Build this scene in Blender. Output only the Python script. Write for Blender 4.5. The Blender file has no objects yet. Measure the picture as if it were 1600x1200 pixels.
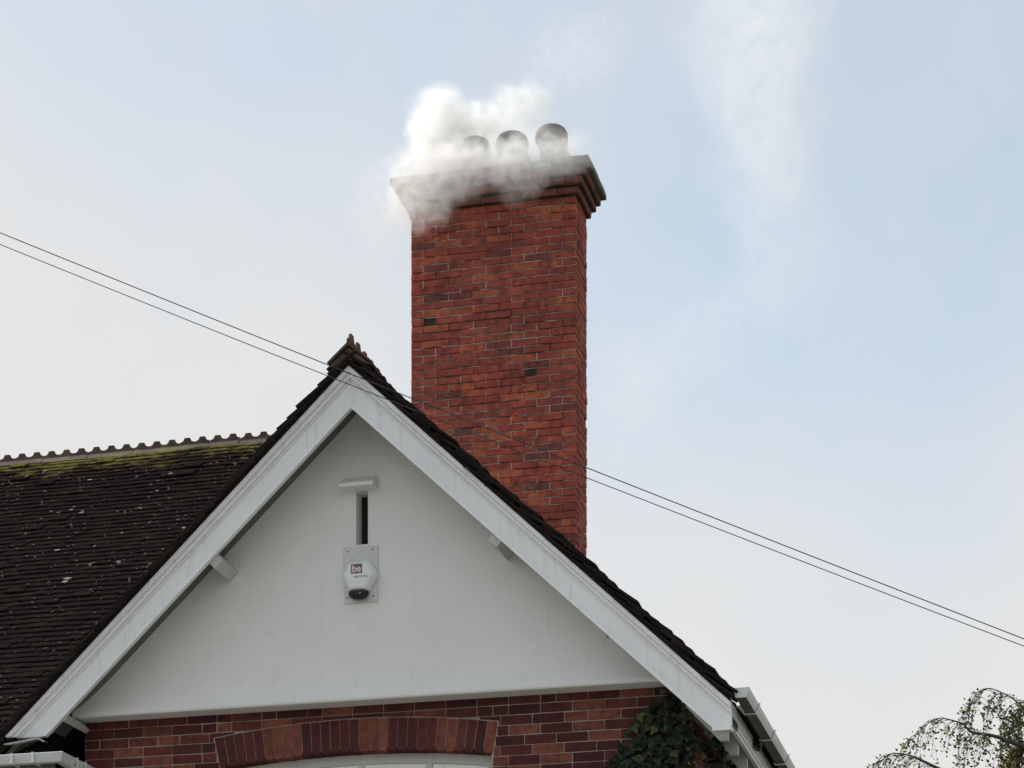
import bpy, bmesh, math, random
from mathutils import Vector, Matrix, noise as mnoise

random.seed(7)
S = bpy.context.scene
COL = S.collection
R = math.radians

# ------------------------------------------------------------------ camera
cam_d = bpy.data.cameras.new('camera')
cam = bpy.data.objects.new('camera', cam_d); COL.objects.link(cam)
cam.location = (0, 0, 1.6)
cam.rotation_euler = (R(90), 0, R(14.0))
cam_d.sensor_width = 36.0
cam_d.lens = 3626 / 1600 * 36.0
cam_d.shift_y = 1400 / 1600          # rising-front lens: verticals stay upright
cam_d.clip_end = 2000
S.camera = cam

# ------------------------------------------------------------------ sky + sun
SUN_EL, SUN_AZ = R(36), R(273)       # azimuth measured from +Y clockwise
world = bpy.data.worlds.new('World'); S.world = world
world.use_nodes = True
wt = world.node_tree; wt.nodes.clear()
wo = wt.nodes.new('ShaderNodeOutputWorld'); wb = wt.nodes.new('ShaderNodeBackground')
sky = wt.nodes.new('ShaderNodeTexSky'); sky.sky_type = 'NISHITA'; sky.sun_disc = False
sky.sun_elevation = SUN_EL; sky.sun_rotation = SUN_AZ
sky.air_density = 1.0; sky.dust_density = 1.0; sky.ozone_density = 0.7
wb.inputs['Strength'].default_value = 0.134
tc = wt.nodes.new('ShaderNodeTexCoord')
sep = wt.nodes.new('ShaderNodeSeparateXYZ'); wt.links.new(tc.outputs['Generated'], sep.inputs[0])
# thin high overcast: whiter towards the horizon, drifting patches everywhere
hz = wt.nodes.new('ShaderNodeMapRange'); hz.interpolation_type = 'SMOOTHSTEP'
hz.inputs['From Min'].default_value = 0.16; hz.inputs['From Max'].default_value = 0.54
hz.inputs['To Min'].default_value = 1.12; hz.inputs['To Max'].default_value = 0.64
wt.links.new(sep.outputs['Z'], hz.inputs['Value'])
wn = wt.nodes.new('ShaderNodeTexNoise'); wn.inputs['Scale'].default_value = 3.1
wn.inputs['Detail'].default_value = 5.0; wn.inputs['Roughness'].default_value = 0.5
wmap = wt.nodes.new('ShaderNodeMapping'); wmap.inputs['Location'].default_value = (0.35, 0.2, 0.55)
wt.links.new(tc.outputs['Generated'], wmap.inputs[0]); wt.links.new(wmap.outputs[0], wn.inputs['Vector'])
nr = wt.nodes.new('ShaderNodeMapRange'); nr.inputs['From Min'].default_value = 0.3; nr.inputs['From Max'].default_value = 0.7
nr.inputs['To Min'].default_value = -0.30; nr.inputs['To Max'].default_value = 0.30
wt.links.new(wn.outputs['Fac'], nr.inputs['Value'])
ad = wt.nodes.new('ShaderNodeMath'); ad.operation = 'ADD'; ad.use_clamp = True
wt.links.new(hz.outputs[0], ad.inputs[0]); wt.links.new(nr.outputs[0], ad.inputs[1])
mx = wt.nodes.new('ShaderNodeMix'); mx.data_type = 'RGBA'
wt.links.new(ad.outputs[0], mx.inputs['Factor'])
wtint = wt.nodes.new('ShaderNodeMix'); wtint.data_type = 'RGBA'; wtint.blend_type = 'MULTIPLY'; wtint.inputs['Factor'].default_value = 1.0
wt.links.new(sky.outputs[0], wtint.inputs['A']); wtint.inputs['B'].default_value = (0.90, 1.06, 1.03, 1)
wt.links.new(wtint.outputs['Result'], mx.inputs['A'])
mx.inputs['B'].default_value = (3.78, 3.76, 3.72, 1)
wt.links.new(mx.outputs['Result'], wb.inputs['Color']); wt.links.new(wb.outputs[0], wo.inputs['Surface'])

sl = bpy.data.lights.new('sun', 'SUN'); sl.energy = 3.6; sl.angle = R(16); sl.color = (1.0, 0.955, 0.9)
sun = bpy.data.objects.new('sun', sl); COL.objects.link(sun)
sd = Vector((math.sin(SUN_AZ) * math.cos(SUN_EL), math.cos(SUN_AZ) * math.cos(SUN_EL), math.sin(SUN_EL)))
sun.rotation_euler = sd.to_track_quat('Z', 'Y').to_euler()
sun.location = sd * 60

vs = S.view_settings
vs.view_transform = 'Standard'; vs.look = 'None'; vs.exposure = 0.64; vs.gamma = 1.0
try: vs.use_curve_mapping = False
except Exception: pass
S.cycles.max_bounces = 10; S.cycles.volume_bounces = 6; S.cycles.volume_step_rate = 0.6
S.cycles.volume_max_steps = 256
S.cycles.use_denoising = True

# ------------------------------------------------------------------ node helpers
def mat(name):
    m = bpy.data.materials.new(name); m.use_nodes = True
    nt = m.node_tree; b = nt.nodes['Principled BSDF']
    return m, nt, b
def N(nt, kind, **kw):
    n = nt.nodes.new(kind)
    for k, v in kw.items():
        if k in n.inputs: n.inputs[k].default_value = v
        else: setattr(n, k, v)
    return n
def ramp(nt, src, stops, interp='LINEAR'):
    r = nt.nodes.new('ShaderNodeValToRGB'); r.color_ramp.interpolation = interp
    el = r.color_ramp.elements
    while len(el) > 1: el.remove(el[-1])
    el[0].position = stops[0][0]; el[0].color = (*stops[0][1], 1) if len(stops[0][1]) == 3 else stops[0][1]
    for p, c in stops[1:]:
        e = el.new(p); e.color = (*c, 1)
    nt.links.new(src, r.inputs[0]); return r
def mixc(nt, fac, a, b, blend='MIX'):
    m = nt.nodes.new('ShaderNodeMix'); m.data_type = 'RGBA'; m.blend_type = blend
    for sock, v in (('Factor', fac), ('A', a), ('B', b)):
        if isinstance(v, (int, float)): m.inputs[sock].default_value = v
        elif isinstance(v, tuple): m.inputs[sock].default_value = (*v, 1) if len(v) == 3 else v
        else: nt.links.new(v, m.inputs[sock])
    return m.outputs['Result']
def pos_noise(nt, scale, detail=4, rough=0.55, vec=None, kind='ShaderNodeTexNoise'):
    g = vec
    if g is None: g = nt.nodes.new('ShaderNodeNewGeometry').outputs['Position']
    n = nt.nodes.new(kind); n.inputs['Scale'].default_value = scale
    if 'Detail' in n.inputs: n.inputs['Detail'].default_value = detail
    if 'Roughness' in n.inputs: n.inputs['Roughness'].default_value = rough
    nt.links.new(g, n.inputs['Vector']); return n
def maprange(nt, src, a, b, c=0.0, d=1.0, smooth=False):
    m = nt.nodes.new('ShaderNodeMapRange')
    if smooth: m.interpolation_type = 'SMOOTHSTEP'
    for i, v in zip(('From Min', 'From Max', 'To Min', 'To Max'), (a, b, c, d)): m.inputs[i].default_value = v
    nt.links.new(src, m.inputs['Value']); return m.outputs[0]
def math_n(nt, op, a, b=None, clamp=False):
    m = nt.nodes.new('ShaderNodeMath'); m.operation = op; m.use_clamp = clamp
    for i, v in ((0, a), (1, b)):
        if v is None: continue
        if isinstance(v, (int, float)): m.inputs[i].default_value = v
        else: nt.links.new(v, m.inputs[i])
    return m.outputs[0]
def bump(nt, b, h, strength=0.3, dist=0.01):
    n = nt.nodes.new('ShaderNodeBump'); n.inputs['Strength'].default_value = strength; n.inputs['Distance'].default_value = dist
    nt.links.new(h, n.inputs['Height']); nt.links.new(n.outputs[0], b.inputs['Normal'])
def rnd(nt):
    o = nt.nodes.new('ShaderNodeObjectInfo').outputs['Random']
    i = nt.nodes.new('ShaderNodeNewGeometry').outputs['Random Per Island']
    return math_n(nt, 'FRACT', math_n(nt, 'ADD', o, i))

def brick_material(name, stops, soot_hole_dark, soot_amt, rough=0.9, spots=None):
    m, nt, b = mat(name)
    r = rnd(nt)
    c = ramp(nt, r, stops, 'LINEAR').outputs[0]
    fine = pos_noise(nt, 60, 5, 0.65)
    mid = pos_noise(nt, 16, 5, 0.65)
    c = mixc(nt, maprange(nt, mid.outputs[0], 0.40, 0.64, 0, 1.0), c, mixc(nt, 0.6, c, soot_hole_dark), 'MIX')
    if spots:
        s = pos_noise(nt, 8.5, 4, 0.65)
        c = mixc(nt, maprange(nt, s.outputs[0], 0.59, 0.74, 0, 0.8, True), c, spots)
    big = pos_noise(nt, 1.7, 4, 0.6)
    c = mixc(nt, maprange(nt, big.outputs[0], 0.42, 0.75, 0, soot_amt), c, soot_hole_dark)
    c = mixc(nt, maprange(nt, fine.outputs[0], 0.3, 0.7, 0.0, 0.5), c, mixc(nt, 1.0, c, (0.62, 0.58, 0.55), 'MULTIPLY'))
    nt.links.new(c, b.inputs['Base Color']); b.inputs['Roughness'].default_value = rough; b.inputs['Specular IOR Level'].default_value = 0.15
    h = math_n(nt, 'ADD', math_n(nt, 'MULTIPLY', fine.outputs[0], 0.6), mid.outputs[0])
    bump(nt, b, h, 0.55, 0.006)
    return m

M = {}
M['chim_brick'] = brick_material('chimney_brick', [
    (0.0, (0.28, 0.075, 0.060)), (0.05, (0.20, 0.078, 0.066)), (0.09, (0.37, 0.085, 0.062)), (0.35, (0.47, 0.106, 0.070)),
    (0.6, (0.40, 0.086, 0.065)), (0.82, (0.50, 0.120, 0.073)), (0.94, (0.56, 0.16, 0.076)), (0.97, (0.46, 0.107, 0.068)), (1.0, (0.30, 0.072, 0.058))],
    (0.085, 0.036, 0.038), 0.65, 0.88, spots=(0.68, 0.24, 0.06))
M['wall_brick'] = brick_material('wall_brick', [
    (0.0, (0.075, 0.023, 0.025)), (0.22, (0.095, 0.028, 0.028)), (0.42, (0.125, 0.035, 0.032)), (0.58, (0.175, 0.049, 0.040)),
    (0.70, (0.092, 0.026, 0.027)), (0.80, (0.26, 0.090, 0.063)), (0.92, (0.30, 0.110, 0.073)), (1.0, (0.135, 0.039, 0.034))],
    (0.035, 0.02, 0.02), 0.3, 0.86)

M['arch_dark'] = brick_material('arch_brick_plum', [(0, (0.085, 0.026, 0.028)), (0.5, (0.115, 0.032, 0.032)), (1, (0.15, 0.040, 0.037))], (0.04, 0.022, 0.022), 0.25, 0.86)
M['arch_light'] = brick_material('arch_brick_rust', [(0, (0.17, 0.055, 0.043)), (0.5, (0.24, 0.080, 0.056)), (1, (0.30, 0.105, 0.068))], (0.06, 0.03, 0.027), 0.25, 0.86)
def mortar_material(name, pale, dark, a, b_):
    m, nt, b = mat(name)
    n = pos_noise(nt, 7, 5, 0.6); f = pos_noise(nt, 120, 3)
    c = mixc(nt, maprange(nt, n.outputs[0], a, b_), pale, dark)
    c = mixc(nt, maprange(nt, f.outputs[0], 0.3, 0.7, 0, 0.35), c, dark)
    nt.links.new(c, b.inputs['Base Color']); b.inputs['Roughness'].default_value = 0.95; b.inputs['Specular IOR Level'].default_value = 0.1
    bump(nt, b, f.outputs[0], 0.5, 0.003); return m
M['pale_mortar'] = mortar_material('pale_mortar', (0.66, 0.59, 0.51), (0.17, 0.125, 0.105), 0.38, 0.62)
M['dark_mortar'] = mortar_material('dark_mortar', (0.15, 0.11, 0.09), (0.06, 0.042, 0.036), 0.35, 0.65)
M['wall_mortar'] = mortar_material('wall_mortar', (0.40, 0.33, 0.285), (0.22, 0.165, 0.14), 0.44, 0.76)

def simple(name, col, rough, var=0.12, scale=6, bumps=0.15, dirt=None, dirt_amt=0.4, metallic=0.0, dist=0.004):
    m, nt, b = mat(name)
    n = pos_noise(nt, scale, 5, 0.6); f = pos_noise(nt, scale * 14, 3)
    c = mixc(nt, maprange(nt, n.outputs[0], 0.3, 0.7, 0, 1), col, tuple(v * (1 - var) for v in col))
    if dirt:
        d = pos_noise(nt, scale * 0.6, 6, 0.7)
        c = mixc(nt, maprange(nt, d.outputs[0], 0.52, 0.78, 0, dirt_amt, True), c, dirt)
    nt.links.new(c, b.inputs['Base Color']); b.inputs['Roughness'].default_value = rough; b.inputs['Metallic'].default_value = metallic
    if bumps: bump(nt, b, f.outputs[0], bumps, dist)
    return m
m, nt, b = mat('white_gloss_paint'); M['paint'] = m
c = mixc(nt, maprange(nt, pos_noise(nt, 3, 5, 0.6).outputs[0], 0.35, 0.7), (0.84, 0.855, 0.87), (0.79, 0.80, 0.81))
pg = nt.nodes.new('ShaderNodeMapping'); pg.inputs['Scale'].default_value = (30, 30, 2.0); nt.links.new(nt.nodes.new('ShaderNodeNewGeometry').outputs['Position'], pg.inputs[0])
c = mixc(nt, maprange(nt, pos_noise(nt, 1.0, 5, 0.65, pg.outputs[0]).outputs[0], 0.52, 0.76, 0, 0.45, True), c, (0.50, 0.49, 0.45))
c = mixc(nt, maprange(nt, pos_noise(nt, 26, 5, 0.7).outputs[0], 0.64, 0.74, 0, 0.5), c, (0.34, 0.32, 0.28))
nt.links.new(c, b.inputs['Base Color']); b.inputs['Roughness'].default_value = 0.5
bump(nt, b, pos_noise(nt, 40, 4).outputs[0], 0.15, 0.004)
M['paint_grey'] = simple('weathered_paint', (0.58, 0.57, 0.55), 0.6, 0.15, 5, 0.1, (0.30, 0.27, 0.23), 0.5)
M['soffit'] = simple('soffit_shade_paint', (0.15, 0.145, 0.13), 0.8, 0.2, 5, 0.1, (0.12, 0.11, 0.095), 0.6)  # soffit colour darkened to carry the shade under the eaves
M['upvc'] = simple('gutter_white', (0.68, 0.70, 0.70), 0.45, 0.08, 8, 0.05, (0.30, 0.29, 0.26), 0.55)
M['gutter_under'] = simple('gutter_under_shade', (0.13, 0.115, 0.12), 0.6, 0.25, 9, 0.05, (0.06, 0.055, 0.05), 0.5)  # underside shade painted as a dark base, with mottled dirt over it
M['black'] = simple('black_plastic', (0.006, 0.006, 0.007), 0.5, 0.1, 9, 0.0)
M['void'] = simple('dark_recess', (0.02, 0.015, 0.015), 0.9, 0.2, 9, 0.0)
M['soot_hole_dark'] = simple('spall_hole_shade', (0.05, 0.034, 0.03), 0.95, 0.4, 30, 0.6, (0.015, 0.012, 0.011), 0.8)  # dark colour painted in for the shade inside brick holes
M['alarm_white'] = simple('alarm_plastic', (0.78, 0.79, 0.79), 0.35, 0.04, 12, 0.0, (0.5, 0.5, 0.48), 0.3)
M['plate_grey'] = simple('alarm_back_plate', (0.64, 0.645, 0.635), 0.6, 0.12, 14, 0.05, (0.42, 0.42, 0.41), 0.6)
M['badge'] = simple('badge_mauve', (0.21, 0.105, 0.13), 0.5, 0.2, 40, 0.0)
M['letter_white'] = simple('badge_letters', (0.72, 0.70, 0.70), 0.5, 0.02, 9, 0.0)
M['letter_grey'] = simple('printed_letters', (0.33, 0.32, 0.34), 0.5, 0.02, 9, 0.0)
M['cable'] = simple('cable_sheath', (0.016, 0.016, 0.022), 0.5, 0.1, 9, 0.0)
M['stone'] = simple('sooted_cap', (0.17, 0.165, 0.15), 0.92, 0.35, 9, 0.5, (0.045, 0.05, 0.05), 0.85, dist=0.01)
M['corbel'] = brick_material('sooted_corbel_brick', [(0, (0.18, 0.07, 0.055)), (0.4, (0.32, 0.085, 0.06)), (0.7, (0.17, 0.08, 0.07)), (1, (0.40, 0.11, 0.065))], (0.045, 0.042, 0.042), 0.55)
M['pot'] = simple('chimney_pot_clay', (0.22, 0.205, 0.19), 0.9, 0.3, 7, 0.35, (0.05, 0.047, 0.045), 0.7)
M['pane'] = None

# plaster render of the gable
m, nt, b = mat('white_render'); M['render'] = m
n1 = pos_noise(nt, 1.6, 5, 0.6); n2 = pos_noise(nt, 45, 5, 0.65); n3 = pos_noise(nt, 6, 4, 0.6)
c = mixc(nt, maprange(nt, n1.outputs[0], 0.35, 0.7, 0, 1), (0.84, 0.84, 0.825), (0.80, 0.80, 0.78))
c = mixc(nt, maprange(nt, n3.outputs[0], 0.55, 0.8, 0, 0.35, True), c, (0.70, 0.695, 0.66))
nt.links.new(c, b.inputs['Base Color']); b.inputs['Roughness'].default_value = 0.9
stv = nt.nodes.new('ShaderNodeMapping'); stv.inputs['Scale'].default_value = (14, 14, 0.9)
nt.links.new(nt.nodes.new('ShaderNodeNewGeometry').outputs['Position'], stv.inputs[0])
st = pos_noise(nt, 1.0, 5, 0.6, stv.outputs[0])
c2 = mixc(nt, maprange(nt, st.outputs[0], 0.56, 0.76, 0, 0.22, True), c, (0.56, 0.55, 0.50))
n4 = pos_noise(nt, 130, 4, 0.7)
c2 = mixc(nt, maprange(nt, n4.outputs[0], 0.40, 0.62, 0.14, 0.0), c2, (0.50, 0.495, 0.48))
nt.links.new(c2, b.inputs['Base Color'])
bump(nt, b, math_n(nt, 'ADD', math_n(nt, 'ADD', n2.outputs[0], n4.outputs[0]), math_n(nt, 'MULTIPLY', n3.outputs[0], 1.5)), 0.6, 0.007)

# glass
m, nt, b = mat('window_glass'); M['pane'] = m
b.inputs['Base Color'].default_value = (0.05, 0.055, 0.06, 1); b.inputs['Roughness'].default_value = 0.06
b.inputs['Specular IOR Level'].default_value = 0.8

# clay tiles with lichen and moss
def tile_material(name, moss, lichen=0.5, tone_k=1.0):
    m, nt, b = mat(name)
    g = nt.nodes.new('ShaderNodeNewGeometry').outputs['Position']
    r = rnd(nt)
    c = ramp(nt, r, [(0, (0.021, 0.018, 0.0175)), (0.35, (0.026, 0.021, 0.020)), (0.6, (0.022, 0.019, 0.0185)), (0.85, (0.030, 0.023, 0.021)), (1, (0.036, 0.024, 0.021))]).outputs[0]
    f = pos_noise(nt, 40, 5, 0.7, g); md = pos_noise(nt, 4, 5, 0.65, g)
    c = mixc(nt, maprange(nt, f.outputs[0], 0.35, 0.7, 0, 0.6), c, (0.014, 0.0125, 0.012))
    c = mixc(nt, maprange(nt, md.outputs[0], 0.5, 0.75, 0, 0.45), c, (0.042, 0.036, 0.030))
    if tone_k < 1: c = mixc(nt, 1.0, c, (tone_k, tone_k * 0.97, tone_k * 0.98), 'MULTIPLY')
    # grey lichen: small specks and a few larger rosettes whose density drifts
    warp = mixc(nt, 0.07, g, pos_noise(nt, 13, 4, 0.65, g).outputs['Color'], 'ADD')
    cl = pos_noise(nt, 1.7, 3, 0.6, g)
    fl = pos_noise(nt, 85, 3, 0.6, g)
    for sc_, lo_, hi_, gate, tone in ((22, 0.16, 0.62, 0.40, (0.21, 0.21, 0.195)), (8.5, -0.06, 0.55, 0.36, (0.36, 0.38, 0.35))):
        v = nt.nodes.new('ShaderNodeTexVoronoi'); v.inputs['Scale'].default_value = sc_
        nt.links.new(warp, v.inputs['Vector'])
        th = maprange(nt, cl.outputs[0], 0.36, 0.70, lo_, hi_ * lichen)
        sx_ = nt.nodes.new('ShaderNodeSeparateColor'); nt.links.new(v.outputs['Color'], sx_.inputs[0])
        k = math_n(nt, 'POWER', sx_.outputs[0], 3.0)
        sp = math_n(nt, 'LESS_THAN', v.outputs['Distance'], math_n(nt, 'MULTIPLY', th, k))
        spn = math_n(nt, 'MULTIPLY', sp, maprange(nt, fl.outputs[0], gate, gate + 0.10))
        c = mixc(nt, math_n(nt, 'MULTIPLY', spn, 0.75), c, tone)
    if moss:
        sx = nt.nodes.new('ShaderNodeSeparateXYZ'); nt.links.new(g, sx.inputs[0])
        hgt = maprange(nt, sx.outputs['Z'], 8.72, 9.30, 0, 1)
        mn = pos_noise(nt, 3.0, 5, 0.7, g)
        mk = maprange(nt, math_n(nt, 'ADD', math_n(nt, 'MULTIPLY', hgt, 0.42), mn.outputs[0]), 0.74, 0.93, 0, 0.8, True)
        mc = mixc(nt, pos_noise(nt, 9, 3, 0.6, g).outputs[0], (0.07, 0.072, 0.026), (0.19, 0.15, 0.04))
        c = mixc(nt, mk, c, mc)
    nt.links.new(c, b.inputs['Base Color']); b.inputs['Roughness'].default_value = 0.9
    b.inputs['Specular IOR Level'].default_value = 0.0
    bump(nt, b, math_n(nt, 'ADD', f.outputs[0], md.outputs[0]), 0.6, 0.008)
    return m
M['tile'] = tile_material('roof_tile_clay', True, 0.8, 0.66)
M['verge'] = tile_material('verge_tile_clay', False, 0.25, 1.0)
M['ridge_red'] = simple('ridge_tile_red', (0.105, 0.045, 0.035), 0.9, 0.4, 14, 0.5, (0.03, 0.024, 0.022), 0.8, dist=0.008)
m, nt, b = mat('ridge_tile_clay'); M['ridge'] = m
g = nt.nodes.new('ShaderNodeNewGeometry').outputs['Position']
c = ramp(nt, rnd(nt), [(0, (0.060, 0.042, 0.036)), (0.5, (0.095, 0.055, 0.042)), (1, (0.055, 0.043, 0.039))]).outputs[0]
n1 = pos_noise(nt, 11, 5, 0.7, g); n2 = pos_noise(nt, 2.6, 4, 0.6, g)
c = mixc(nt, maprange(nt, n1.outputs[0], 0.4, 0.7, 0, 0.8), c, (0.032, 0.028, 0.026))
c = mixc(nt, maprange(nt, n2.outputs[0], 0.46, 0.62, 0, 0.55, True), c, (0.13, 0.125, 0.04))
nt.links.new(c, b.inputs['Base Color']); b.inputs['Roughness'].default_value = 0.92
bump(nt, b, n1.outputs[0], 0.6, 0.01)

# brick texture for the walls that stay below the frame
m, nt, b = mat('lower_wall_brick'); M['lower_wall'] = m
g = nt.nodes.new('ShaderNodeTexCoord').outputs['Object']
sx = nt.nodes.new('ShaderNodeSeparateXYZ'); nt.links.new(g, sx.inputs[0])
mp = nt.nodes.new('ShaderNodeCombineXYZ'); nt.links.new(math_n(nt, 'ADD', sx.outputs[0], sx.outputs[1]), mp.inputs[0]); nt.links.new(sx.outputs[2], mp.inputs[1])
bt = nt.nodes.new('ShaderNodeTexBrick'); nt.links.new(mp.outputs[0], bt.inputs['Vector'])
bt.inputs['Color1'].default_value = (0.17, 0.05, 0.046, 1); bt.inputs['Color2'].default_value = (0.27, 0.08, 0.06, 1); bt.inputs['Mortar'].default_value = (0.3, 0.25, 0.21, 1)
bt.inputs['Scale'].default_value = 1.0; bt.inputs['Brick Width'].default_value = 0.225; bt.inputs['Row Height'].default_value = 0.07; bt.inputs['Mortar Size'].default_value = 0.006
nt.links.new(bt.outputs[0], b.inputs['Base Color']); b.inputs['Roughness'].default_value = 0.9

# foliage
def leaf_material(name, stops, rough=0.5, trans=0.0):
    m, nt, b = mat(name)
    c = ramp(nt, rnd(nt), stops).outputs[0]
    n = pos_noise(nt, 25, 3); c = mixc(nt, maprange(nt, n.outputs[0], 0.3, 0.7, 0, 0.4), c, mixc(nt, 1.0, c, (0.55, 0.6, 0.5), 'MULTIPLY'))
    nt.links.new(c, b.inputs['Base Color']); b.inputs['Roughness'].default_value = rough; b.inputs['Specular IOR Level'].default_value = 0.25
    return m
M['ivy'] = leaf_material('ivy_leaf', [(0, (0.009, 0.016, 0.008)), (0.45, (0.016, 0.026, 0.012)), (0.75, (0.026, 0.039, 0.017)), (0.90, (0.060, 0.078, 0.028)), (0.96, (0.09, 0.10, 0.035)), (1, (0.02, 0.02, 0.01))], 0.62)
M['birch_leaf'] = leaf_material('birch_leaf', [(0, (0.06, 0.07, 0.03)), (0.4, (0.11, 0.125, 0.045)), (0.7, (0.20, 0.20, 0.065)), (0.9, (0.34, 0.27, 0.085)), (1, (0.13, 0.09, 0.045))], 0.6)
M['bark'] = simple('birch_bark', (0.075, 0.062, 0.055), 0.9, 0.3, 9, 0.3)
M['trunk'] = simple('birch_trunk', (0.45, 0.43, 0.40), 0.85, 0.3, 5, 0.3, (0.07, 0.06, 0.055), 0.9)
M['stem'] = simple('ivy_stem', (0.07, 0.05, 0.035), 0.9, 0.3, 9, 0.2)
M['lawn'] = simple('lawn_grass', (0.07, 0.09, 0.035), 0.95, 0.35, 0.7, 0.5, (0.10, 0.085, 0.05), 0.6, dist=0.03)
M['bounce_paving'] = simple('bounce_gravel', (0.25, 0.24, 0.225), 0.95, 0.25, 3, 0.5, (0.20, 0.18, 0.16), 0.5, dist=0.01)  # pale tone chosen to bounce sun onto the facade

# ------------------------------------------------------------------ mesh helpers
class MB:
    def __init__(s): s.v = []; s.f = []; s.m = []
    def add(s, vs, fs, mi=0):
        o = len(s.v); s.v += [tuple(v) for v in vs]; s.f += [tuple(i + o for i in f) for f in fs]; s.m += [mi] * len(fs); return s
    def box(s, x0, x1, y0, y1, z0, z1, mi=0):
        return s.add([(x0, y0, z0), (x1, y0, z0), (x1, y1, z0), (x0, y1, z0), (x0, y0, z1), (x1, y0, z1), (x1, y1, z1), (x0, y1, z1)],
                     [(0, 3, 2, 1), (4, 5, 6, 7), (0, 1, 5, 4), (1, 2, 6, 5), (2, 3, 7, 6), (3, 0, 4, 7)], mi)
    def prism_y(s, poly, y0, y1, mi=0):
        """polygon in (x, z), counter-clockwise seen from -Y, extruded y0..y1"""
        n = len(poly)
        vs = [(x, y0, z) for x, z in poly] + [(x, y1, z) for x, z in poly]
        fs = [tuple(range(n)), tuple(range(2 * n - 1, n - 1, -1))] + [(i, i + n, (i + 1) % n + n, (i + 1) % n) for i in range(n)]
        return s.add(vs, fs, mi)
    def prism_x(s, poly, x0, x1, mi=0):
        """polygon in (y, z), extruded x0..x1"""
        n = len(poly)
        vs = [(x0, y, z) for y, z in poly] + [(x1, y, z) for y, z in poly]
        fs = [tuple(range(n - 1, -1, -1)), tuple(range(n, 2 * n))] + [(i, (i + 1) % n, (i + 1) % n + n, i + n) for i in range(n)]
        return s.add(vs, fs, mi)
    def xf(s, mesh, mw):
        o = len(s.v); s.v += [tuple(mw @ v.co) for v in mesh.vertices]
        s.f += [tuple(i + o for i in p.vertices) for p in mesh.polygons]; s.m += [p.material_index for p in mesh.polygons]
    def tube(s, pts, rads, n=6, mi=0):
        rings = []; o = len(s.v)
        up = Vector((0, 0, 1))
        for i, p in enumerate(pts):
            p = Vector(p); a = Vector(pts[max(i - 1, 0)]); c = Vector(pts[min(i + 1, len(pts) - 1)])
            t = (c - a).normalized(); s1 = t.cross(up)
            if s1.length < 1e-3: s1 = t.cross(Vector((1, 0, 0)))
            s1.normalize(); s2 = t.cross(s1)
            for k in range(n):
                an = 2 * math.pi * k / n; s.v.append(tuple(p + (s1 * math.cos(an) + s2 * math.sin(an)) * rads[i]))
        for i in range(len(pts) - 1):
            for k in range(n):
                s.f.append((o + i * n + k, o + i * n + (k + 1) % n, o + (i + 1) * n + (k + 1) % n, o + (i + 1) * n + k)); s.m.append(mi)
        s.f.append(tuple(o + k for k in range(n))); s.m.append(mi)
        e = o + (len(pts) - 1) * n; s.f.append(tuple(e + k for k in range(n - 1, -1, -1))); s.m.append(mi)
        return s
    def mesh(s, name, mats, smooth=False, merge=False, fixn=True):
        me = bpy.data.meshes.new(name); me.from_pydata(s.v, [], s.f)
        for mm in (mats if isinstance(mats, (list, tuple)) else [mats]): me.materials.append(mm)
        me.polygons.foreach_set('material_index', s.m)
        bm = bmesh.new(); bm.from_mesh(me)
        if merge: bmesh.ops.remove_doubles(bm, verts=bm.verts, dist=1e-5)
        if fixn: bmesh.ops.recalc_face_normals(bm, faces=bm.faces)
        bm.to_mesh(me); bm.free()
        if smooth: me.polygons.foreach_set('use_smooth', [True] * len(me.polygons))
        me.update(); return me

ROOTS = {}
def link(name, me, parent=None, mw=None):
    o = bpy.data.objects.new(name, me); COL.objects.link(o)
    if mw is not None: o.matrix_basis = mw
    if parent is not None:
        o.parent = parent
        if parent.name in ROOTS: o.matrix_parent_inverse = Matrix.Translation(-ROOTS[parent.name])
    return o
def part(name, mb, mats, parent=None, **kw):
    return link(name, mb.mesh(name, mats, **kw), parent)
def tag(o, label=None, cat=None, group=None, kind=None):
    if label: o['label'] = label
    if cat: o['category'] = cat
    if group: o['group'] = group
    if kind: o['kind'] = kind
    return o
def root(name, loc, label, cat, group=None):
    o = bpy.data.objects.new(name, None); COL.objects.link(o); o.location = loc
    o.empty_display_size = 0.3; ROOTS[o.name] = Vector(loc)
    return tag(o, label, cat, group)
def clip(poly, a, b, c):
    """keep a*x + b*z <= c"""
    out = []
    for i in range(len(poly)):
        p, q = poly[i], poly[(i + 1) % len(poly)]
        dp, dq = a * p[0] + b * p[1] - c, a * q[0] + b * q[1] - c
        if dp <= 0: out.append(p)
        if (dp < 0 < dq) or (dq < 0 < dp):
            t = dp / (dp - dq); out.append((p[0] + (q[0] - p[0]) * t, p[1] + (q[1] - p[1]) * t))
    return out
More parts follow.
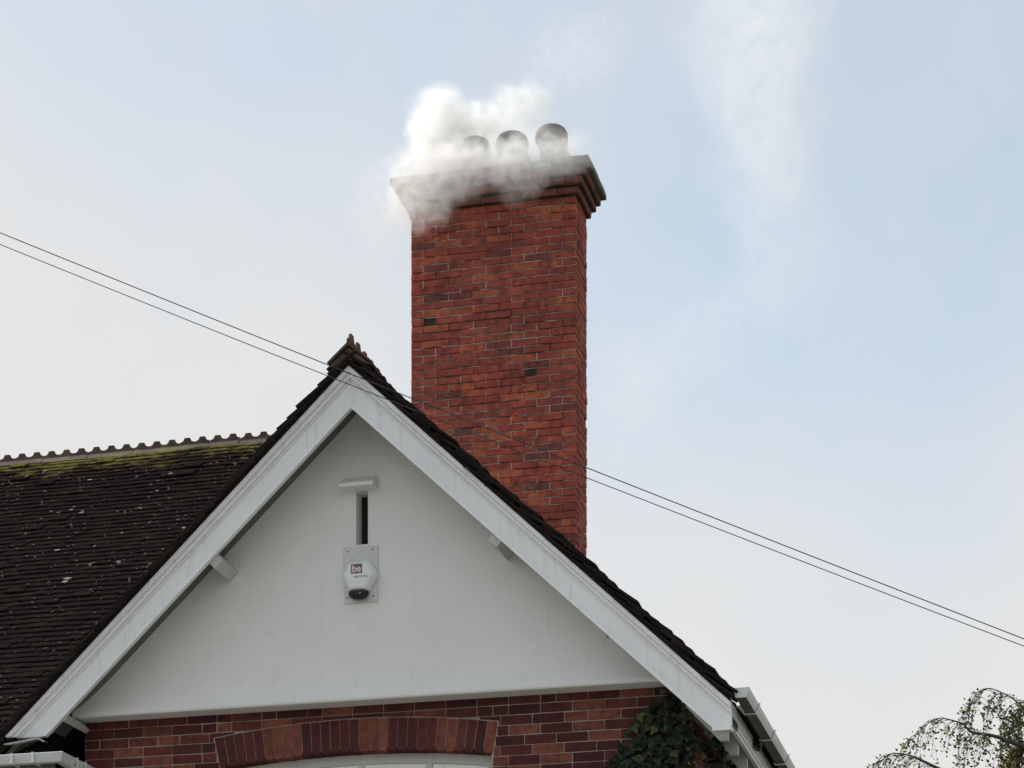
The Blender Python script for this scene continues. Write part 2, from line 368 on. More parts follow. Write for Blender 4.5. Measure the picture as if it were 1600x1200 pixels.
def chamfer_box(L, D, H, ch, jit, rng):
    """rounded-arris block centred on the origin, 44 triangles"""
    idx = {}; vs = []
    hx, hy, hz = L / 2, D / 2, H / 2
    for sx in (-1, 1):
        for sy in (-1, 1):
            for sz in (-1, 1):
                c = ch * rng.uniform(0.5, 1.7)
                j = [rng.uniform(-jit, jit) for _ in range(3)]
                for ax in range(3):
                    p = [sx * (hx - c) + j[0], sy * (hy - c) + j[1], sz * (hz - c) + j[2]]
                    p[ax] = (sx * hx, sy * hy, sz * hz)[ax] + j[ax]
                    idx[(sx, sy, sz, ax)] = len(vs); vs.append(tuple(p))
    fs = []
    for ax in range(3):
        o = [i for i in range(3) if i != ax]
        for s in (-1, 1):
            q = []
            for a_, b_ in ((-1, -1), (1, -1), (1, 1), (-1, 1)):
                k = [0, 0, 0]; k[ax] = s; k[o[0]] = a_; k[o[1]] = b_; q.append(idx[(*k, ax)])
            fs.append(tuple(q))
    for ax in range(3):           # edges parallel to ax
        o = [i for i in range(3) if i != ax]
        for a_ in (-1, 1):
            for b_ in (-1, 1):
                k0 = [0, 0, 0]; k1 = [0, 0, 0]
                k0[ax] = -1; k1[ax] = 1
                for k in (k0, k1): k[o[0]] = a_; k[o[1]] = b_
                fs.append((idx[(*k0, o[0])], idx[(*k1, o[0])], idx[(*k1, o[1])], idx[(*k0, o[1])]))
    for sx in (-1, 1):
        for sy in (-1, 1):
            for sz in (-1, 1): fs.append(tuple(idx[(sx, sy, sz, a)] for a in range(3)))
    return vs, fs
BR = {}
def brick_mesh(L, D, H, mt, ch=0.004, jit=0.0016):
    key = (round(L, 3), round(D, 3), round(H, 3), mt.name); vlist = BR.setdefault(key, [])
    if len(vlist) < 4:
        rng = random.Random(len(BR) * 31 + len(vlist)); mb = MB(); mb.add(*chamfer_box(L, D, H, ch, jit, rng))
        vlist.append(mb.mesh('brick', mt))
        return vlist[-1]
    return random.choice(vlist)

# ------------------------------------------------------------------ ground
mb = MB(); mb.add([(-300, -200, 0), (300, -200, 0), (300, 400, 0), (-300, 400, 0)], [(0, 1, 2, 3)])
tag(part('ground', mb, M['lawn']), kind='structure')
mb = MB(); mb.add([(-14, -8, 0.004), (10, -8, 0.004), (10, 13.6, 0.004), (-14, 13.6, 0.004)], [(0, 1, 2, 3)])
tag(part('bounce_ground', mb, M['bounce_paving']), kind='structure')  # added out of view as a bounce surface for the house front

# ------------------------------------------------------------------ the house
XC, ZAP, SL = -4.878, 7.794, 0.935          # gable apex and rake slope
YW, YR, YB = 15.50, 15.40, 15.05            # brick face, render face, bargeboard face
XL, XR = -7.04, -2.65                       # wing corners
house = root('house', (-5.0, 17.0, 0.0), 'brick house with white gable, dark tiled roofs and a smoking brick chimney', 'house')

# --- wing body (the shell behind the facing bricks)
WX0, WX1, WZ0, WZ1 = -5.97, -4.01, 3.85, 5.28     # window opening
mb = MB()
YC = YW + 0.004
mb.box(XL, WX0, YC, YC + 0.24, 0, 5.7); mb.box(WX1, XR, YC, YC + 0.24, 0, 5.7)
mb.box(WX0, WX1, YC, YC + 0.24, 0, WZ0)
ap = [(WX0, 5.7), (WX0, 5.262)]
for i in range(13):
    t = i / 12; ap.append((WX0 + (WX1 - WX0) * t, 5.258 + 0.062 * 4 * t * (1 - t)))
ap += [(WX1, 5.7)]
mb.prism_y(ap, YC, YC + 0.24)
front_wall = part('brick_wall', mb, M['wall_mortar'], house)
for xa in (XL + 0.003, XR - 0.24):
    mb = MB(); mb.box(xa, xa + 0.237, YC + 0.241, 19.4, 0, 5.35 if xa < -4 else 5.70); part('side_wall', mb, M['lower_wall'], house)
mb = MB(); mb.box(-13.5, XL - 0.06, 15.20, 25.0, 0, 5.08); part('left_wing_wall', mb, M['lower_wall'], house)
mb = MB(); mb.box(XL, -4.4, 19.41, 25.0, 0, 5.1); part('rear_wall', mb, M['lower_wall'], house)
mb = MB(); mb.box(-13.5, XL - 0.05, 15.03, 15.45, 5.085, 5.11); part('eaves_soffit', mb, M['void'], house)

# --- facing bricks of the wing front
PB, HC = 0.225, 0.0700
AN = 29
AX0o, AX1o, AX0i, AX1i = -6.046, -3.965, -6.004, -4.002
def arch_o(t): return 5.448 + 0.078 * 4 * t * (1 - t)
def arch_i(t): return 5.236 + 0.062 * 4 * t * (1 - t)
def arch_top(x): return arch_o(min(max((x - AX0o) / (AX1o - AX0o), 0), 1))
rowz = 4.93; row = 0
while rowz < 5.63:
    z0, z1 = rowz + 0.0030, rowz + HC - 0.0030
    x = XL - (0.1125 if row % 2 else 0.0)
    k = 0
    while x < XR - 0.01:
        L = PB
        if row % 3 == 1 and k % 5 == 3: L = PB * 0.75
        if random.random() < 0.10: L = PB * 0.5
        x0, x1 = max(x, XL) + 0.0030, min(x + L, XR) - 0.0030
        x += L; k += 1
        if x1 - x0 < 0.04: continue
        # keep clear of the arch and of the window opening beneath it
        zt0, zt1 = arch_top(x0), arch_top(x1)
        zl = 0.5 * (z0 + z1)
        tk = min(max((zl - 5.236) / 0.212, 0), 1)
        ex0 = (AX0i + (AX0o - AX0i) * tk if zl > 5.236 else WX0) - 0.008
        ex1 = (AX1i + (AX1o - AX1i) * tk if zl > 5.236 else WX1) + 0.008
        poly = None
        def floor_(xx): return max(z0, arch_top(xx) + 0.009) if ex0 < xx < ex1 else z0
        if x1 <= ex0 or x0 >= ex1: poly = 'full'
        elif z0 >= max(arch_top(x0 + (x1 - x0) * q / 4) for q in range(5)) + 0.006: poly = 'full'
        else:
            xs_ = sorted([x0 + (x1 - x0) * q / 6 for q in range(7)] + [xx for xx in (ex0 - 1e-4, ex0 + 1e-4, ex1 - 1e-4, ex1 + 1e-4) if x0 < xx < x1])
            runs = [[]]
            for xx in xs_:
                if floor_(xx) < z1 - 0.008: runs[-1].append((xx, floor_(xx)))
                elif runs[-1]: runs.append([])
            run = max(runs, key=len)
            if len(run) >= 2 and run[-1][0] - run[0][0] > 0.025: poly = run + [(run[-1][0], z1), (run[0][0], z1)]
        if poly is None: continue
        dy = random.uniform(-0.0015, 0.0015)
        if poly == 'full':
            Lb = x1 - x0
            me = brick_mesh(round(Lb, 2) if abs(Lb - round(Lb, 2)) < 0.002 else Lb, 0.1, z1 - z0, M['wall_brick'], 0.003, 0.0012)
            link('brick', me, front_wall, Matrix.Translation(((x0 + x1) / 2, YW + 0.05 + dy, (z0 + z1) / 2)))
        else:
            cx = sum(p[0] for p in poly) / len(poly); cz = sum(p[1] for p in poly) / len(poly)
            mb = MB(); mb.prism_y([(p[0] - cx, p[1] - cz) for p in poly], -0.05, 0.05)
            link('brick', mb.mesh('cut_brick', M['wall_brick']), front_wall, Matrix.Translation((cx, YW + 0.05 + dy, cz)))
    rowz += HC; row += 1
# --- segmental arch of upright bricks
for i in range(AN):
    g = 0.0035
    def X(t, o): return (AX0o + (AX1o - AX0o) * t) if o else (AX0i + (AX1i - AX0i) * t)
    ta, tb = i / AN, (i + 1) / AN
    e = random.uniform(-0.002, 0.002)
    poly = [(X(ta, 0) + g, arch_i(ta) + e), (X(tb, 0) - g, arch_i(tb) + e), (X(tb, 1) - g, arch_o(tb) + e), (X(ta, 1) + g, arch_o(ta) + e)]
    cx = sum(p[0] for p in poly) / 4; cz = sum(p[1] for p in poly) / 4
    mb = MB(); mb.prism_y([(p[0] - cx, p[1] - cz) for p in poly], -0.052, 0.16)
    link('arch_brick', mb.mesh('arch_brick', M['arch_light'] if i in (5, 6, 7, 8, 15, 16, 17, 23, 24, 25, 28) else M['arch_dark']), front_wall, Matrix.Translation((cx, YW + 0.05 + random.uniform(-0.002, 0.002), cz)))

# --- window under the arch
def wtop(x, off):
    t = min(max((x - WX0) / (WX1 - WX0), 0), 1); return 5.214 + 0.062 * 4 * t * (1 - t) - off
YF = YW + 0.105
mb = MB()
xs = [WX0 + (WX1 - WX0) * i / 16 for i in range(17)]
head = [(x_, wtop(x_, 0.045)) for x_ in xs] + [(x_, wtop(x_, -0.035)) for x_ in reversed(xs)]
mb.prism_y(head, YF, YF + 0.07)
mb.box(WX0, WX0 + 0.05, YF + 0.002, YF + 0.07, WZ0 + 0.05, 5.213); mb.box(WX1 - 0.05, WX1, YF + 0.002, YF + 0.07, WZ0 + 0.05, 5.213)
mb.box(WX0, WX1, YF + 0.001, YF + 0.072, WZ0, WZ0 + 0.05)
window = part('window', mb, M['paint_grey'], house)
mull = [WX0 + 0.05, -5.48, -4.985, -4.49, WX1 - 0.05]
for i in range(4):
    xa, xb = mull[i], mull[i + 1]
    if i: 
        mb = MB(); mb.box(xa - 0.022, xa + 0.022, YF + 0.004, YF + 0.066, WZ0 + 0.05, wtop(xa, 0.043)); part('mullion', mb, M['paint_grey'], window)
    xa2, xb2 = xa + (0.024 if i else 0), xb - (0.024 if i < 3 else 0)
    mb = MB(); w = 0.035
    xs2 = [xa2 + (xb2 - xa2) * q / 4 for q in range(5)]
    mb.prism_y([(x_, wtop(x_, 0.047 + w)) for x_ in xs2] + [(x_, wtop(x_, 0.047)) for x_ in reversed(xs2)], YF + 0.012, YF + 0.055)
    mb.box(xa2, xa2 + w, YF + 0.013, YF + 0.054, WZ0 + 0.052, wtop(xa2, 0.047 + w)); mb.box(xb2 - w, xb2, YF + 0.013, YF + 0.054, WZ0 + 0.052, wtop(xb2, 0.047 + w))
    part('sash', mb, M['paint'], window)
    mb = MB(); mb.prism_y([(xa2 + w, WZ0 + 0.052), (xb2 - w, WZ0 + 0.052), (xb2 - w, wtop(xb2, 0.046 + w)), (xa2 + w, wtop(xa2, 0.046 + w))], YF + 0.03, YF + 0.036)
    part('pane', mb, M['pane'], window)
mb = MB(); mb.box(WX0 + 0.02, WX1 - 0.02, YW + 0.9, YW + 0.95, 3.5, 5.6); part('room_back', mb, M['soffit'], window)

# --- white rendered gable wall with slit and flared foot
SX0, SX1, SZ0, SZ1 = -4.957, -4.871, 6.713, 7.085
zs = [5.635, 5.66, 5.70, 5.75, 5.81, 5.90, 6.05, 6.3, SZ0, 6.9, SZ1, 7.3, 7.5, 7.7, 7.85]
xsx = [-7.06 + 0.2095 * i for i in range(10)] + [SX0, SX1] + [-4.76 + 0.206 * i for i in range(11)]
xsx = sorted(xsx)
def flare(z):
    t = max(0, min(1, (5.95 - z) / 0.31)); return YR - 0.075 * t ** 2.2 + 0.004 * mnoise.noise(Vector((0, 0, z * 3)))
mb = MB()
for i in range(len(xsx) - 1):
    for j in range(len(zs) - 1):
        if abs(xsx[i] - SX0) < 1e-6 and SZ0 - 1e-6 <= zs[j] < SZ1 - 1e-6: continue
        p = [(xsx[i], zs[j]), (xsx[i + 1], zs[j]), (xsx[i + 1], zs[j + 1]), (xsx[i], zs[j + 1])]
        zc = ZAP - 0.02
        p = clip(p, SL, 1, zc + SL * XC) if p else p
        p = clip(p, -SL, 1, zc - SL * XC) if len(p) > 2 else p
        if len(p) > 2: mb.add([(q[0], flare(q[1]), q[1]) for q in p], [tuple(range(len(p)))])
# underside of the drip and slit reveals
for i in range(len(xsx) - 1):
    a_, b_ = xsx[i], xsx[i + 1]
    mb.add([(a_, flare(5.635), 5.635), (b_, flare(5.635), 5.635), (b_, flare(5.635) + 0.004, 5.612), (a_, flare(5.635) + 0.004, 5.612)], [(0, 1, 2, 3)])
    mb.add([(a_, flare(5.635) + 0.004, 5.612), (b_, flare(5.635) + 0.004, 5.612), (b_, YW + 0.02, 5.618), (a_, YW + 0.02, 5.618)], [(0, 1, 2, 3)])
D = 0.13
for (xa, za, xb, zb) in ((SX0, SZ0, SX0, SZ1), (SX1, SZ0, SX1, SZ1), (SX0, SZ0, SX1, SZ0), (SX0, SZ1, SX1, SZ1)):
    mb.add([(xa, flare(za), za), (xb, flare(zb), zb), (xb, YR + D, zb), (xa, YR + D, za)], [(0, 1, 2, 3)])
gable = part('gable_wall', mb, M['render'], house, smooth=False, merge=True)
for p in gable.data.polygons: p.use_smooth = abs(p.normal.y) > 0.6
mb = MB(); mb.box(SX0 - 0.02, SX1 + 0.02, YR + D, YR + D + 0.02, SZ0 - 0.02, SZ1 + 0.02); part('slit_vent', mb, M['void'], house)
# little sloping hood over the slit
mb = MB()
hx0, hx1 = -5.045, -4.80
mb.prism_x([(YR + 0.01, 7.09), (YR - 0.115, 7.086), (YR - 0.118, 7.108), (YR + 0.01, 7.185)], hx0, hx1)
part('slit_hood', mb, M['render'], house)

# --- bargeboards: face board, stepped mouldings, foot bead
def rake(side, lo, hi, y0, y1, mb, xcut, zcut):
    """strip of one rake between vertical offsets lo < hi below the apex line"""
    XE = xcut
    if side > 0: poly = [(XC, ZAP + lo), (XE, ZAP + lo - SL * (XE - XC)), (XE, ZAP + hi - SL * (XE - XC)), (XC, ZAP + hi)]
    else: poly = [(XC, ZAP + hi), (XE, ZAP + hi - SL * (XC - XE)), (XE, ZAP + lo - SL * (XC - XE)), (XC, ZAP + lo)]
    poly = clip(poly, 0, -1, -zcut)
    mb.prism_y(poly, y0, y1); return mb
for side in (-1, 1):
    xe = -2.275 if side > 0 else -7.60
    zc = 5.194 if side > 0 else 5.425
    mb = rake(side, -0.262, -0.002, YB, YB + 0.03, MB(), xe, zc)
    board = part('bargeboard', mb, M['paint'], house)
    mb = rake(side, -0.034, 0.004, YB - 0.062, YB - 0.001, MB(), xe, zc); part('crown_moulding', mb, M['paint'], board)
    mb = rake(side, -0.066, -0.036, YB - 0.034, YB - 0.001, MB(), xe, zc); part('lower_moulding', mb, M['paint'], board)
    mb = rake(side, -0.082, -0.068, YB - 0.014, YB - 0.001, MB(), xe, zc); part('fillet', mb, M['paint'], board)
    mb = rake(side, -0.266, -0.234, YB - 0.016, YB - 0.001, MB(), xe, zc); part('foot_bead', mb, M['paint'], board)
# returned bead round the right-hand foot
mb = MB(); mb.box(-2.40, -2.277, YB - 0.018, YB - 0.0012, 5.190, 5.212); mb.box(-2.290, -2.272, YB - 0.019, YB - 0.0012, 5.212, 5.42)
part('end_bead', mb, M['paint'], board)
mb = MB(); mb.box(-2.37, -2.279, YB + 0.031, YB + 0.10, 5.20, 5.225); part('boxed_end', mb, M['paint'], house)

# --- soffit boards behind the bargeboards, purlin ends
for side in (-1, 1):
    xe = -2.30 if side > 0 else -7.55
    mb = rake(side, -0.10, -0.055, YB + 0.031, YR + 0.10, MB(), xe, 5.2); part('soffit_board', mb, M['soffit'], house)
q = math.atan(SL)
for (x, dz, sg) in ((-5.90, -0.235, -1), (-3.85, -0.235, 1), (-7.02, -0.225, -1)):
    zline = ZAP - SL * abs(x - XC) + dz
    kk = 0.45 if x < -7 else 1.0
    mb = MB(); mb.box(-0.042 * kk, 0.042 * kk, -0.19, 0.19, -0.07 * kk, 0.07 * kk)
    me = mb.mesh('purlin_end', M['paint_grey'])
    link('purlin_end', me, house, Matrix.Translation((x, YB + 0.032 + 0.19, zline)) @ Matrix.Rotation(sg * q, 4, 'Y'))

# --- roof tiles
def tile_mesh(w, l, t, rng, mt):
    """cambered plain tile: x across, y up the slope, z out; tail at y = 0"""
    vs = []; nx = 3
    cam_ = 0.002
    for k in range(2):
        for j in range(2):
            for i in range(nx):
                u = i / (nx - 1) - 0.5
                z = (t if k else 0) + cam_ * (1 - (2 * u) ** 2)
                y = (0 if j == 0 else l)
                if j == 0: y += rng.uniform(-0.003, 0.003); z += rng.uniform(-0.0015, 0.0015)
                vs.append((u * w, y, z))
    f = []
    def V(k, j, i): return k * 2 * nx + j * nx + i
    for i in range(nx - 1):
        f += [(V(1, 0, i), V(1, 0, i + 1), V(1, 1, i + 1), V(1, 1, i)), (V(0, 0, i), V(0, 1, i), V(0, 1, i + 1), V(0, 0, i + 1)),
              (V(0, 0, i), V(0, 0, i + 1), V(1, 0, i + 1), V(1, 0, i)), (V(0, 1, i), V(1, 1, i), V(1, 1, i + 1), V(0, 1, i + 1))]
    f += [(V(0, 0, 0), V(1, 0, 0), V(1, 1, 0), V(0, 1, 0)), (V(0, 0, nx - 1), V(0, 1, nx - 1), V(1, 1, nx - 1), V(1, 0, nx - 1))]
    mb = MB(); mb.add(vs, f); return mb.mesh('tile', mt)
rngt = random.Random(3)
TILES = [tile_mesh(0.163, 0.255, 0.014, rngt, M['tile']) for _ in range(6)]
VTILES = [tile_mesh(0.175, 0.255, 0.017, rngt, M['verge']) for _ in range(6)]

# main roof
YRG, ZRG, YEV = 20.2, 9.325, 14.93
SM = 0.773; pm = math.atan(SM); cm, sm_ = math.cos(pm), math.sin(pm)
def main_z(y): return ZRG - SM * (YRG - y)
mb = MB()
XM1 = -5.12
dz = 0.055
mb.prism_x([(YEV + 0.10, main_z(YEV + 0.10) - dz), (YRG, ZRG - dz), (YRG, ZRG - dz - 0.12), (YEV + 0.10, main_z(YEV + 0.10) - dz - 0.12)], -13.5, -7.2)
mb.prism_x([(18.5, main_z(18.5) - dz), (YRG, ZRG - dz), (YRG, ZRG - dz - 0.12), (18.5, main_z(18.5) - dz - 0.12)], -7.2, XM1)
mb.prism_x([(YRG, ZRG - 0.02), (25.5, ZRG - 0.02 - SM * 5.3), (25.5, ZRG - 0.14 - SM * 5.3), (YRG, ZRG - 0.14)], -13.5, XM1)
main_roof = part('main_roof', mb, M['tile'], house)
def cam_proj(p):
    a = R(14.0); r = p[0] * math.cos(a) + p[1] * math.sin(a); d = -p[0] * math.sin(a) + p[1] * math.cos(a)
    return 800 + 3626 * r / d, 2000 - 3626 * (p[2] - 1.6) / d, d
gauge = 0.1
ncourse = int((YRG - YEV) / cm / gauge)
def gable_z(x): return ZAP + 0.10 - SL * abs(x - XC)
spots = []
for i in range(ncourse):
    s = i * gauge
    y = YEV + s * cm; z = main_z(YEV) + s * sm_
    x = -11.2 + (0.0825 if i % 2 else 0)
    while x < -5.0:
        xx = x; x += 0.1655
        if gable_z(xx) > z + 0.10 and y > 14.9: continue
        if xx > -7.05: continue
        u, v, d = cam_proj((xx, y, z))
        if u < -260: continue
        jit = Matrix.Rotation(rngt.gauss(0, 0.010), 4, 'Z') @ Matrix.Rotation(rngt.gauss(0, 0.005), 4, 'Y')
        tilt = Matrix.Rotation(-(0.11 + rngt.uniform(-0.01, 0.014)), 4, 'X')
        sag = 0.018 * mnoise.noise(Vector((xx * 0.7, y * 0.7, 3.1)))
        mw = Matrix.Translation((xx, y + rngt.gauss(0, 0.003) - (rngt.random() < 0.03) * rngt.uniform(0.01, 0.03), z + sag)) @ Matrix.Rotation(pm, 4, 'X') @ jit @ Matrix.Translation((0, 0, 0.012)) @ tilt
        vis = -40 < u < 440 and v < 1230
        spots.append((0 if vis else 1, d, mw))
spots.sort(key=lambda t: (t[0], t[1]))
bulk = MB()
for i, (hid, d, mw) in enumerate(spots):
    me = rngt.choice(TILES)
    if i < 300: link('tile', me, main_roof, mw)
    else: bulk.xf(me, mw)
tag(part('tile_field', bulk, M['tile'], main_roof, fixn=False), kind='stuff')

# crested ridge tiles
def ridge_tile(L, merlons, mt, leg=0.11, ang=R(42), h=0.085, dep=0.038):
    mb = MB()
    t = 0.018; ca, sa = math.cos(ang), math.sin(ang)
    out = [(0, 0.03), (leg * ca, 0.03 - leg * sa), (leg * ca - t * sa * 0.6, 0.03 - leg * sa - t * ca), (0, 0.03 - t * 1.3), (-leg * ca + t * sa * 0.6, 0.03 - leg * sa - t * ca), (-leg * ca, 0.03 - leg * sa)]
    mb.prism_x(out, 0.003, L - 0.003)
    p = L / merlons; th = 0.011
    pts = []
    steps = 12 * merlons
    for i in range(steps + 1):
        x = L * i / steps; xl = (x % p if i < steps else p) - p / 2
        ax = abs(xl); mwid = 0.027
        if ax <= mwid: z = h
        else:
            rr = p / 2 - mwid; z = h - 0.002 - dep * math.sqrt(max(0, 1 - ((p / 2 - ax) / rr) ** 2))
        pts.append((min(max(x, 0.004), L - 0.004), z))
    n = len(pts)
    vs = []
    for y in (-th, th):
        vs += [(x, y, 0.02) for x, z in pts] + [(x, y * 0.8, z) for x, z in pts]
    fs = []
    for i in range(n - 1):
        fs += [(i, i + 1, n + i + 1, n + i), (2 * n + i, 3 * n + i, 3 * n + i + 1, 2 * n + i + 1), (n + i, n + i + 1, 3 * n + i + 1, 3 * n + i)]
    fs += [(0, n, 3 * n, 2 * n), (n - 1, 3 * n - 1, 4 * n - 1, 2 * n - 1)]
    mb.add(vs, fs); return mb.mesh('ridge_tile', mt)
RT3, RT2 = ridge_tile(0.456, 3, M['ridge']), ridge_tile(0.30, 2, M['ridge'])
x = -7.02
seq = [RT2, RT2, RT2, RT2, RT3, RT3, RT3, RT3, RT2, RT3, RT3, RT3]
for me in seq:
    L = 0.30 if me is RT2 else 0.456
    x -= L
    mw = Matrix.Translation((x, YRG, ZRG + 0.012 + random.uniform(-0.004, 0.004))) @ Matrix.Rotation(random.gauss(0, 0.007), 4, 'Y') @ Matrix.Rotation(random.gauss(0, 0.03), 4, 'X')
    link('ridge_tile', me, main_roof, mw)
x = -7.02
while x < -5.8:
    link('ridge_tile', RT3, main_roof, Matrix.Translation((x, YRG, ZRG + 0.01))); x += 0.456

# gable roof: deck, course strips, verge tiles, ridge
mb = MB()
for side in (-1, 1):
    xe = -2.345 if side > 0 else -7.62
    rake(side, -0.05, 0.02, YB - 0.02, 18.6, mb, xe, 4.5)
gable_roof = part('gable_roof', mb, M['verge'], house)
cq, sq = math.cos(q), math.sin(q)
strips = MB()
for side in (-1, 1):
    bed = 0.030 if side < 0 else 0.036
    ln = (2.60 if side > 0 else 2.66) / cq
    n = int(ln / gauge)
    # mortar bedding under the verge
    mbb = MB()
    k = 40
    for i in range(k):
        xa, xb = XC + side * (ln * cq) * i / k, XC + side * (ln * cq) * (i + 1) / k
        za, zb = ZAP - SL * abs(xa - XC), ZAP - SL * abs(xb - XC)
        yy = YB - 0.062 - 0.012 + random.uniform(-0.008, 0.008)
        pl = [(xa, za + 0.006), (xb, zb + 0.006), (xb, zb + bed * 1.25), (xa, za + bed * 1.25)]
        if side < 0: pl.reverse()
        mbb.prism_y(pl, yy, YB + 0.05)
    part('verge_bedding', mbb, M['verge'], gable_roof)
    for i in range(n):
        s = ln - i * gauge
        x_ = XC + side * s * cq; z_ = ZAP - SL * s * cq
        base = Matrix(((side * -cq, 0, 0, 0), (0, 0, 0, 0), (0, 0, 0, 0), (0, 0, 0, 1)))
        upv = Vector((-side * cq, 0, sq)); nv = Vector((side * sq, 0, cq)); xv = upv.cross(nv)
        rot = Matrix((xv, upv, nv)).transposed().to_4x4()
        lift = bed + 0.006 + (random.uniform(0, 0.014) if side > 0 else random.uniform(-0.002, 0.006))
        for col in range(3 if side > 0 else 2):
            low = col == 2
            yc = YB - 0.105 + 0.0875 + (0.0875 if i % 2 else 0) * (0 if col == 0 else 1) + (0 if low else col * 0.178) + (0.012 if low else 0) + (random.uniform(-0.014, 0.014) if side > 0 else random.uniform(-0.006, 0.006))
            jit = Matrix.Rotation(random.gauss(0, 0.03 if side > 0 else 0.015), 4, 'Z') @ Matrix.Rotation(random.gauss(0.02 * side, 0.02), 4, 'Y')
            mw = Matrix.Translation(Vector((x_, yc, z_)) + nv * (lift + (-0.012 if low else (0.020 if side > 0 else 0.0) + col * 0.004))) @ rot @ jit @ Matrix.Rotation(-0.125, 4, 'X')
            link('verge_tile', random.choice(VTILES), gable_roof, mw)
        # remaining width of the course, well behind the verge
        a0 = Vector((x_, YB + 0.42, z_)) + nv * (bed + 0.02); a1 = a0 + upv * 0.12 - nv * 0.018
        L_ = Vector((0, 3.0 - i * 0.028 if side < 0 else 3.2, 0))
        strips.add([a0, a1, a1 + L_, a0 + L_, a0 - nv * 0.02, a1 - nv * 0.02, a1 + L_ - nv * 0.02, a0 + L_ - nv * 0.02],
                   [(0, 1, 2, 3), (4, 7, 6, 5), (0, 3, 7, 4), (1, 5, 6, 2), (0, 4, 5, 1), (3, 2, 6, 7)])
tag(part('tile_courses', strips, M['verge'], gable_roof), kind='stuff')
y = YB - 0.115
RTG = ridge_tile(0.30, 2, M['ridge_red'], leg=0.20, ang=R(41), h=0.098, dep=0.045)
for i in range(11):
    mw = Matrix.Translation((XC + 0.012, y, ZAP + 0.115 + random.uniform(-0.004, 0.004))) @ Matrix.Rotation(R(90), 4, 'Z')
    link('ridge_tile', RTG, gable_roof, mw); y += 0.30
# mortar plug in the open end of the first ridge tile
mb = MB(); mb.prism_y([(XC - 0.15, ZAP - 0.02), (XC + 0.012, ZAP + 0.03), (XC + 0.17, ZAP - 0.02), (XC + 0.012, ZAP + 0.115)], YB - 0.095, YB + 0.1)
part('ridge_plug', mb, M['dark_mortar'], gable_roof)

# --- chimney
CX0, CX1, CY0, CY1, CZT = -5.715, -4.251, 19.30, 19.745, 10.838
CH = 0.0655
mb = MB(); mb.box(CX0 + 0.009, CX1 - 0.009, CY0 + 0.009, CY1 - 0.009, 6.9, CZT + 0.2)
chimney = part('chimney', mb, M['dark_mortar'], house)
chimney['label'] = 'tall red brick chimney with corbelled cap'
crng = random.Random(11)
J = 0.0058
cb = []     # (priority, mesh args, centre)
holes = [(652, 507), (734, 574), (823, 588)]
pointing = MB()
row = 0; z = CZT - CH
while z > 7.25:
    zc_ = z + CH / 2
    x = CX0
    lens = ([0.1125] + [PB] * 6) if row % 2 else ([PB] * 6 + [0.1125])
    for k, L in enumerate(lens):
        x0, x1 = x, x + L; x += L
        xc = (x0 + x1) / 2
        vis = zc_ > 9.28 - 0.929 * (xc + 5.72) - 0.35
        u, v, d = cam_proj((xc, CY0, zc_))
        hole = any(abs(u - hx) < 12 and abs(v - hy) < 6.5 for hx, hy in holes)
        Lb = L - J
        if hole and L > 0.2:
            # a spalled brick: left part survives, hole shade painted on a dark infill
            cb.append((0 if vis else 2, (Lb * 0.5, 0.1, CH - J), Vector((x0 + Lb * 0.27, CY0 + 0.05, zc_))))
            link('brick', brick_mesh(Lb * 0.46, 0.09, CH - J, M['soot_hole_dark']), chimney, Matrix.Translation((x0 + Lb * 0.76, CY0 + 0.0515, zc_)))
        elif hole: link('brick', brick_mesh(Lb, 0.09, CH - J, M['soot_hole_dark']), chimney, Matrix.Translation((xc, CY0 + 0.0515, zc_)))
        else: cb.append((0 if vis else 2, (Lb, 0.1, CH - J), Vector((xc, CY0 + 0.05 + crng.gauss(0, 0.0013), zc_ + crng.gauss(0, 0.0008)))))
        # patchy pale pointing in the joints
        if vis:
            tone = mnoise.noise(Vector((xc * 1.3, row * 0.45, 2.0))) + 0.25 * crng.gauss(0, 1)
            if k < 6 and not hole and tone > -0.30:
                pointing.box(x1 - J * 0.5 - 0.0024, x1 - J * 0.5 + 0.0028, CY0 + crng.uniform(0.000, 0.0025), CY0 + 0.02, z + 0.002, z + CH - 0.002)
            if not hole and tone > -0.12:
                a_, b_ = crng.uniform(-0.25, 0.05), crng.uniform(0.9, 1.15)
                pointing.box(max(CX0, x0 + L * a_), min(CX1, x0 + L * b_), CY0 + crng.uniform(0.0, 0.003), CY0 + 0.02, z - J * 0.5 + 0.0005, z + J * 0.5 - crng.uniform(0.0003, 0.0022))
    # right flank
    y = CY0 + 0.105
    for L in ((0.225, 0.112) if row % 2 else (0.112, 0.225)):
        yc = y + L / 2; vis = zc_ > 7.7
        if abs(zc_ - 9.03) < 0.04 and L < 0.2 and y > 19.6: y += L; continue
        cb.append((1 if vis else 2, (0.1, L - J, CH - J), Vector((CX1 - 0.05 + crng.gauss(0, 0.002), yc, zc_)))); 
        if vis and crng.random() < 0.45:
            pointing.box(CX1 - 0.02, CX1 - crng.uniform(0.001, 0.006), y + 0.01, y + L - 0.01, z - J * 0.5, z + J * 0.5 - 0.001)
        y += L
    # left flank and back: never near the camera
    y = CY0 + 0.105
    for L in ((0.225, 0.112) if row % 2 else (0.112, 0.225)):
        cb.append((3, (0.1, L - J, CH - J), Vector((CX0 + 0.05, y + L / 2, zc_)))); y += L
    z -= CH; row += 1
cb.sort(key=lambda t: t[0])
bulk = MB(); cnt = 0
for pr, (Lx, Ly, Lz), c in cb:
    me = brick_mesh(Lx, Ly, Lz, M['chim_brick'], 0.0035, 0.0014)
    mw = Matrix.Translation(c) @ Matrix.Rotation(crng.gauss(0, 0.0018), 4, 'Y')
    if pr < 2 and cnt < 298: link('brick', me, chimney, mw); cnt += 1
    else: bulk.xf(me, mw)
